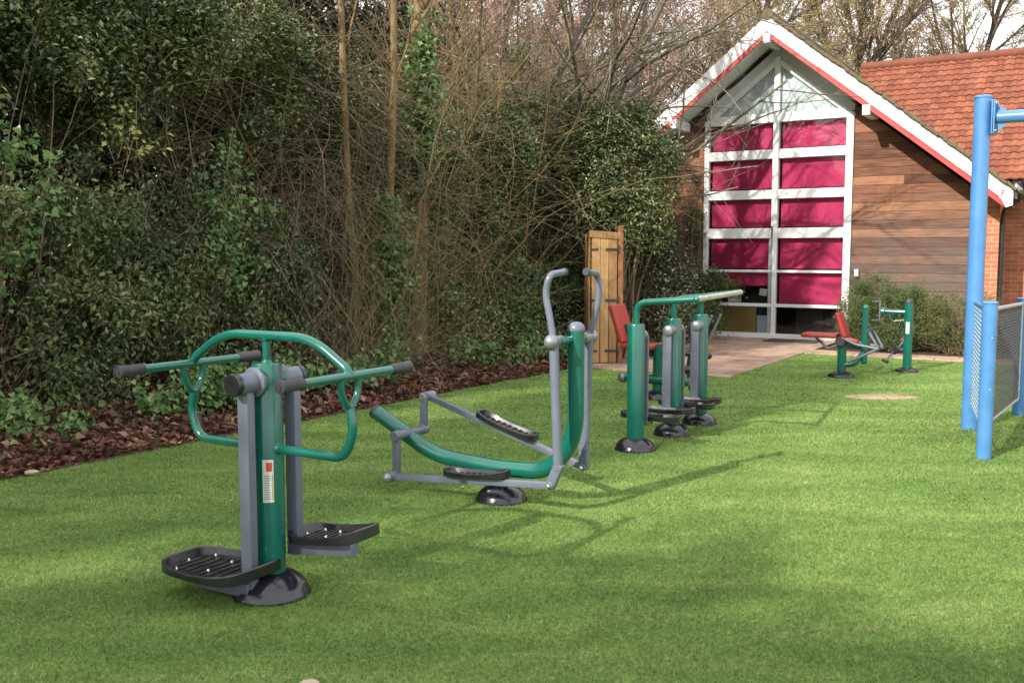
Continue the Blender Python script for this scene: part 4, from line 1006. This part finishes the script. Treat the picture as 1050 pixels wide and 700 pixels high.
# brambles and bare stems
def tangle(name,lab,cat,t0,t1,w0,w1,z1,n,seed,mat,r=.004,group=None,vert=.8,arch=.6,zlo=0.,hor=.5):
    rg=np.random.default_rng(seed); c=hedge((t0+t1)/2,(w0+w1)/2); th_=thing(name,lab,cat,(float(c[0]),float(c[1]),0),0,group); paths=[]
    for k in range(n):
        b=hedge(rg.uniform(t0,t1),rg.uniform(w0,w1))-np.array([c[0],c[1],0]); b[2]=(rg.uniform(0,.3) if rg.random()<.5 and zlo==0 else rg.uniform(zlo,z1*.9))
        d=np.array([rg.normal()*hor,rg.normal()*hor,vert+rg.uniform(-.4,.6)])
        L=rg.uniform(.4,1.)*z1*.8; p,ra=limb(b,d,L,r*rg.uniform(.6,1.5),r*.35,rg,9,.22,-.05*arch); paths.append((p,ra))
    tubes_np('stems',paths,mat,th_,3); return th_
tangle('bramble_thicket','tangle of thin reddish-brown bramble stems right of the dark holly','bramble',3.3,6.0,1.2,1.9,4.2,800,201,'twig_brown',.0036,zlo=1.3,hor=1.3,vert=.2,arch=1.6)
tangle('sapling_thicket','bare upright stems rising between the orange trunks and the holly','sapling',4.3,8.6,.95,2.0,6.2,90,212,'bark_orange',.013,hor=.35,vert=3.,arch=-.2)
tangle('bramble_thicket','thin brown twigs low in the shade behind the hoop','bramble',3.3,5.2,1.0,1.7,2.2,420,211,'twig_brown',.0032,hor=.9)
tangle('bramble_thicket','straw-coloured dead vine stems low behind the right end of the hoop','bramble',4.6,5.9,.75,1.2,2.0,520,202,'twig_straw',.0034)
tangle('bramble_thicket','grey-brown bare twigs around the base of the ivy-clad trunk','bramble',5.9,7.7,1.0,1.9,3.3,620,203,'twig_straw',.0036,hor=.8)
tangle('bramble_thicket','fine bare twigs above the hedge behind the cross trainer','bramble',7.2,10.2,1.7,3.0,4.8,1200,204,'twig_straw',.0038,hor=1.,zlo=1.)
tangle('bramble_thicket','bare arching twigs high on the hedge near the clubhouse gable','bramble',10.2,12.8,1.5,2.8,4.6,900,205,'twig_grey',.004,hor=1.1,zlo=1.2)
tangle('bramble_thicket','few dead stems threading the dark holly at far left','bramble',-1.0,3.2,1.1,2.0,3.6,260,206,'twig_brown',.003)
# ivy
def ivy(lab,t,w,z,rad,n,seed,ls=.085,leaf='ivy_leaf'):
    c=hedge(t,w,z); rg=np.random.default_rng(seed); th_=thing('ivy',lab,'ivy',(float(c[0]),float(c[1]),0)); o0=np.array([c[0],c[1],0])
    W,CC=clump_points(rg,n,c,rad,max(8,n//45),.09,.2,.12); leaves('foliage',W-o0,ls,leaf,th_,up=.25,kind='ivy',out=-EN*.9,rng=rg)
    tubes_np('stem',stems_to(rg,list(EN*.25+np.array([0,0,max(.1,z-rad[2]*.9)])),CC-o0,20,.004),'twig_brown',th_)
ivy('bright green ivy hanging on the holly at the left picture edge',.72,.93,2.0,(.42,.18,.62),750,301,.055)
ivy('bright green ivy patch behind the left handlebar side of the hoop',3.0,1.0,1.95,(.60,.20,.75),1200,302,.05)
ivy('column of green ivy climbing above the right handlebar',5.35,.85,1.25,(.20,.12,1.15),2300,303,.055)
ivy('green ivy climbing behind the swan-neck handles of the cross trainer',8.1,.85,.85,(.25,.14,.75),1100,304,.055)
ivy('leafy ivy covering the thick tree trunk from hedge to crown',6.3,1.12,3.5,(.22,.16,1.1),2600,305,.06)
for k,(t,w,lab) in enumerate(((1.9,.55,'clump of ground ivy on the mulch left of the swing trainer'),(3.2,.62,'clump of ground ivy on the mulch behind the swing trainer post'),(4.9,.6,'clump of ground ivy on the mulch behind the right handlebar'),(6.6,.6,'clump of ground ivy on the mulch behind the cross trainer tail'),(2.5,.5,'clump of ground ivy low on the mulch under the left handlebar'),(4.1,.5,'clump of ground ivy on the mulch right of the swing trainer hoop post'),(7.6,.5,'clump of ground ivy on the mulch left of the cross trainer upright'),(8.6,.5,'clump of ground ivy on the mulch behind the cross trainer handles'),(.75,.75,'clump of ground ivy on the mulch at the left picture edge'))):
    ivy(lab,t,w,.26,(.55,.22,.20),520,320+k,.052)
# yellow-green sprig
def sprig():
    c=hedge(1.72,.82,2.62); rg=np.random.default_rng(77); t=thing('leafy_sprig','pale yellow-green leaf sprig standing out against the dark holly','sprig',tuple(float(x) for x in c)); ps=[];paths=[]
    for k in range(7):
        p,ra=limb(np.array([rg.normal()*.08,rg.normal()*.05,-.2]),np.array([.25+rg.normal()*.4,-.2,.9]),rg.uniform(.3,.55),.004,.0015,rg,7,.15); paths.append((p,ra))
        for q in p[2:]: 
            for _ in range(2): ps.append(q+rg.normal(size=3)*.02)
    tubes_np('stem',paths,'twig_straw',t); leaves('foliage',np.array(ps),.055,'yellow_leaf',t,up=.1,out=-EN*.8,rng=rg,aspect=1.3)
sprig()

# trees
def tree(lab,x,y,H,r,seed,bark,kids,d=(0,0,1),leafmat_=None,nl=0,ls=.03,spread=.75,ratio=.55,first=None,group=None,grav=.03,wob=.09,minr=.003,start=.25,rend=.35,twig=None,name='tree'):
    rg=np.random.default_rng(seed); t=thing(name,lab,'tree',(x,y,0),0,group)
    out=grow(np.array([0,0,0.]),d,H,r,rg,0,kids,spread,ratio,grav,wob,rend,minr,None,start)
    p0,r0=out[0][0],out[0][1].copy(); r0[0]*=1.25
    tubes_np('trunk',[(p0,r0)]+[(a,b) for a,b,k in out[1:] if k==1],bark,t,8)
    tw=[(a,b) for a,b,k in out[1:] if k>1]
    if tw: cr=tubes_np('crown',tw,twig or bark,t,3)
    if nl:
        tips=np.concatenate([a[2:] for a,b,k in out if k>=len(kids)-1]); q=tips[rg.integers(0,len(tips),nl)]+rg.normal(size=(nl,3))*.06
        leaves('foliage',q,ls,leafmat_,t,up=.1,rng=rg)
    return t
GT='bare trees standing in and behind the hedge'
tree('slender orange-barked trunk, left of the pair above the brambles',*xy(hedge(5.02,1.12)),8.5,.050,401,'bark_orange',(8,6,5),(.0,0,1),spread=.5,ratio=.30,start=.56,wob=.03,group=GT,rend=.5,twig='twig_brown')
tree('orange-barked leaning trunk, right of the pair above the brambles',*xy(hedge(5.42,1.12)),8.5,.052,402,'bark_orange',(8,6,5),(.045,.03,1),spread=.5,ratio=.32,start=.52,wob=.05,group=GT,rend=.5,twig='twig_brown')
tree('thick ivy-clad tree trunk with mossy stems in middle of hedge',*xy(hedge(6.3,1.25)),9.,.125,403,'bark_orange',(9,7,5),(.0,0,1),spread=.6,ratio=.36,start=.5,wob=.03,group=GT,rend=.6,twig='twig_brown')
tree('slanting multi-branched bare tree leaning right over the hedge',*xy(hedge(8.1,2.4)),7.5,.075,404,'bark_grey',(12,7,6),(.28,.1,1),spread=.8,ratio=.5,start=.2,group=GT,twig='twig_gold')
tree('bare tree with pinkish twigs behind the holly at centre',*xy(hedge(9.8,4.2)),8.5,.12,405,'bark_grey',(13,8,6),(.05,0,1),spread=.85,ratio=.48,start=.2,group=GT,twig='twig_pink',leafmat_='pink_bud',nl=16000,ls=.05)
tree('bare tree whose long thin boughs reach across the white gable',*xy(hedge(10.9,2.3)),6.8,.11,406,'bark_grey',(14,8,5),(.20,-.06,1),spread=.95,ratio=.60,start=.3,group=GT,twig='twig_grey',grav=-.0)
tree('pink-twigged bare tree far behind the hedge, left of the gable',-.2,24.,10,.14,407,'bark_grey',(14,9,6),(0,0,1),spread=.85,ratio=.45,start=.2,group=GT,twig='twig_pink',leafmat_='pink_bud',nl=26000,ls=.075)
tree('pink-twigged bare tree immediately left of the gable peak',3.0,25.,10,.14,408,'bark_grey',(14,9,6),(0,0,1),spread=.85,ratio=.45,start=.2,group=GT,twig='twig_pink',leafmat_='pink_bud',nl=26000,ls=.075)
tree('dense bare tree behind the far left holly',*xy(hedge(.5,5.2)),8.,.13,409,'bark_grey',(14,9,5),(0,0,1),spread=.85,ratio=.45,start=.2,group=GT,twig='twig_brown')
tree('dense bare tree behind the brown bramble tangle',*xy(hedge(3.6,5.0)),8.5,.13,410,'bark_grey',(14,9,5),(0,0,1),spread=.85,ratio=.45,start=.2,group=GT,twig='twig_brown')
GB='golden-twigged trees behind the clubhouse roof'
for k,(x,y,H,lab) in enumerate(((5.0,27.,10.5,'golden-twigged tree behind the left slope of the gable'),(7.6,28.5,10.5,'golden-twigged tree behind the gable peak'),(9.6,29.5,11,'golden-twigged tree rising just right of the gable peak'),(11.8,29.5,10.5,'golden-twigged tree behind the middle of the red tiled ridge'),(12.3,31,9.6,'thin golden-twigged tree at right, beside the open white sky'))):
    tree(lab,x,y,H,.15,430+k,'bark_grey',(18,12,8),(0,0,1),spread=.8,ratio=.42,start=.18,group=GB,twig='twig_gold' if k!=2 else 'twig_grey',leafmat_='golden_bud',nl=42000 if k<4 else 16000,ls=.055,minr=.006)
# the wood behind and left of the photographer, which shades the near turf
SUN_AZ=np.array([.705,.709]); SUN_EL=32.
def shade_tree(gx,gy,h,nl,ls,seed,lab,rad=(1.6,1.6,1.3),bare=True):
    """tree whose crown stands in the sun for the given patch of turf"""
    Ld=h/math.tan(R(SUN_EL)); x=gx-SUN_AZ[0]*Ld; y=gy-SUN_AZ[1]*Ld
    rg=np.random.default_rng(seed); t=thing('tree',lab,'tree',(float(x),float(y),0),0,'wood behind the photographer')
    out=grow(np.array([0,0,0.]),(0,0,1),h+1.2,.14,rg,0,(12,7,4),.85,.27,.03,.06,.3,.006,None,.4)
    tubes_np('trunk',[(a,b) for a,b,k in out if k<2],'bark_grey',t,8); tubes_np('crown',[(a,b) for a,b,k in out if k>1],'twig_grey',t,3)
    if nl:
        W,_=clump_points(rg,nl,(0,0,h),rad,60,.3,.2,1.,1.,(V,U)); leaves('foliage',W,ls,'dark_leaf',t,up=.2,rng=rg)
for a in ((-2.05,3.5,6.5,3400,.15,501,'evergreen tree standing behind the photographer, off to the left'),
          (-.25,2.45,6.5,8500,.17,502,'dense evergreen tree directly behind the photographer'),
          (1.75,1.62,7.,9000,.17,503,'dense evergreen tree behind the photographer, nearest the ball court'),
          (-2.9,6.5,8.,4300,.15,504,'thin-leaved tree in the wood left of the photographer'),
          (-.9,8.0,8.5,4200,.15,505,'sparse tree in the wood behind the swing trainer line'),
          (1.5,10.9,9.,4500,.15,506,'mostly bare tall tree in the wood, left behind the view'),
          (3.2,12.6,9.,4500,.15,507,'bare tree with few leaves in the left wood')):
    shade_tree(*a)

# ------------------------------------------------------------------ camera, light, sky
cam=bpy.data.cameras.new('camera'); co=bpy.data.objects.new('camera',cam); col.objects.link(co); sc.camera=co
cam.sensor_width=36; cam.lens=36*FPX/1050; cam.clip_end=2000; cam.clip_start=.05
co.location=(0,0,CAM_H); co.rotation_euler=(math.pi/2-TH,0,0)
sl=bpy.data.lights.new('sun','SUN'); so=bpy.data.objects.new('sun',sl); col.objects.link(so)
sl.energy=4.6; sl.angle=R(.9); sl.color=(1,.94,.84)
dv=Vector((SUN_AZ[0]*math.cos(R(SUN_EL)),SUN_AZ[1]*math.cos(R(SUN_EL)),-math.sin(R(SUN_EL))))
so.rotation_euler=dv.to_track_quat('-Z','Y').to_euler(); so.location=(-10,-10,12)
w=bpy.data.worlds.new('World'); sc.world=w; w.use_nodes=True; nt=w.node_tree; bg=nt.nodes['Background']
sky=nt.nodes.new('ShaderNodeTexSky'); sky.sky_type='NISHITA'; sky.sun_disc=False; sky.sun_elevation=R(SUN_EL)
toSun=-dv; sky.sun_rotation=math.atan2(toSun.x,toSun.y); sky.dust_density=3.; sky.air_density=1.; sky.altitude=50
# thin bright high cloud over the sky
tc=nt.nodes.new('ShaderNodeTexCoord'); n=noise(nt,2.2,6,.6,tc.outputs['Generated']); f=ramp(nt,[(.25,(.55,.55,.55)),(.6,(1,1,1))],n.outputs['Fac'])
mx=nd(nt,'ShaderNodeMix',data_type='RGBA'); nt.links.new(f.outputs[0],mx.inputs[0]); nt.links.new(sky.outputs[0],mx.inputs[6]); mx.inputs[7].default_value=(9.6,9.6,9.6,1)
nt.links.new(mx.outputs[2],bg.inputs[0]); bg.inputs[1].default_value=.13
sc.view_settings.view_transform='Standard'; sc.view_settings.look='None'; sc.view_settings.exposure=.68; sc.view_settings.gamma=1
sc.render.engine='CYCLES'
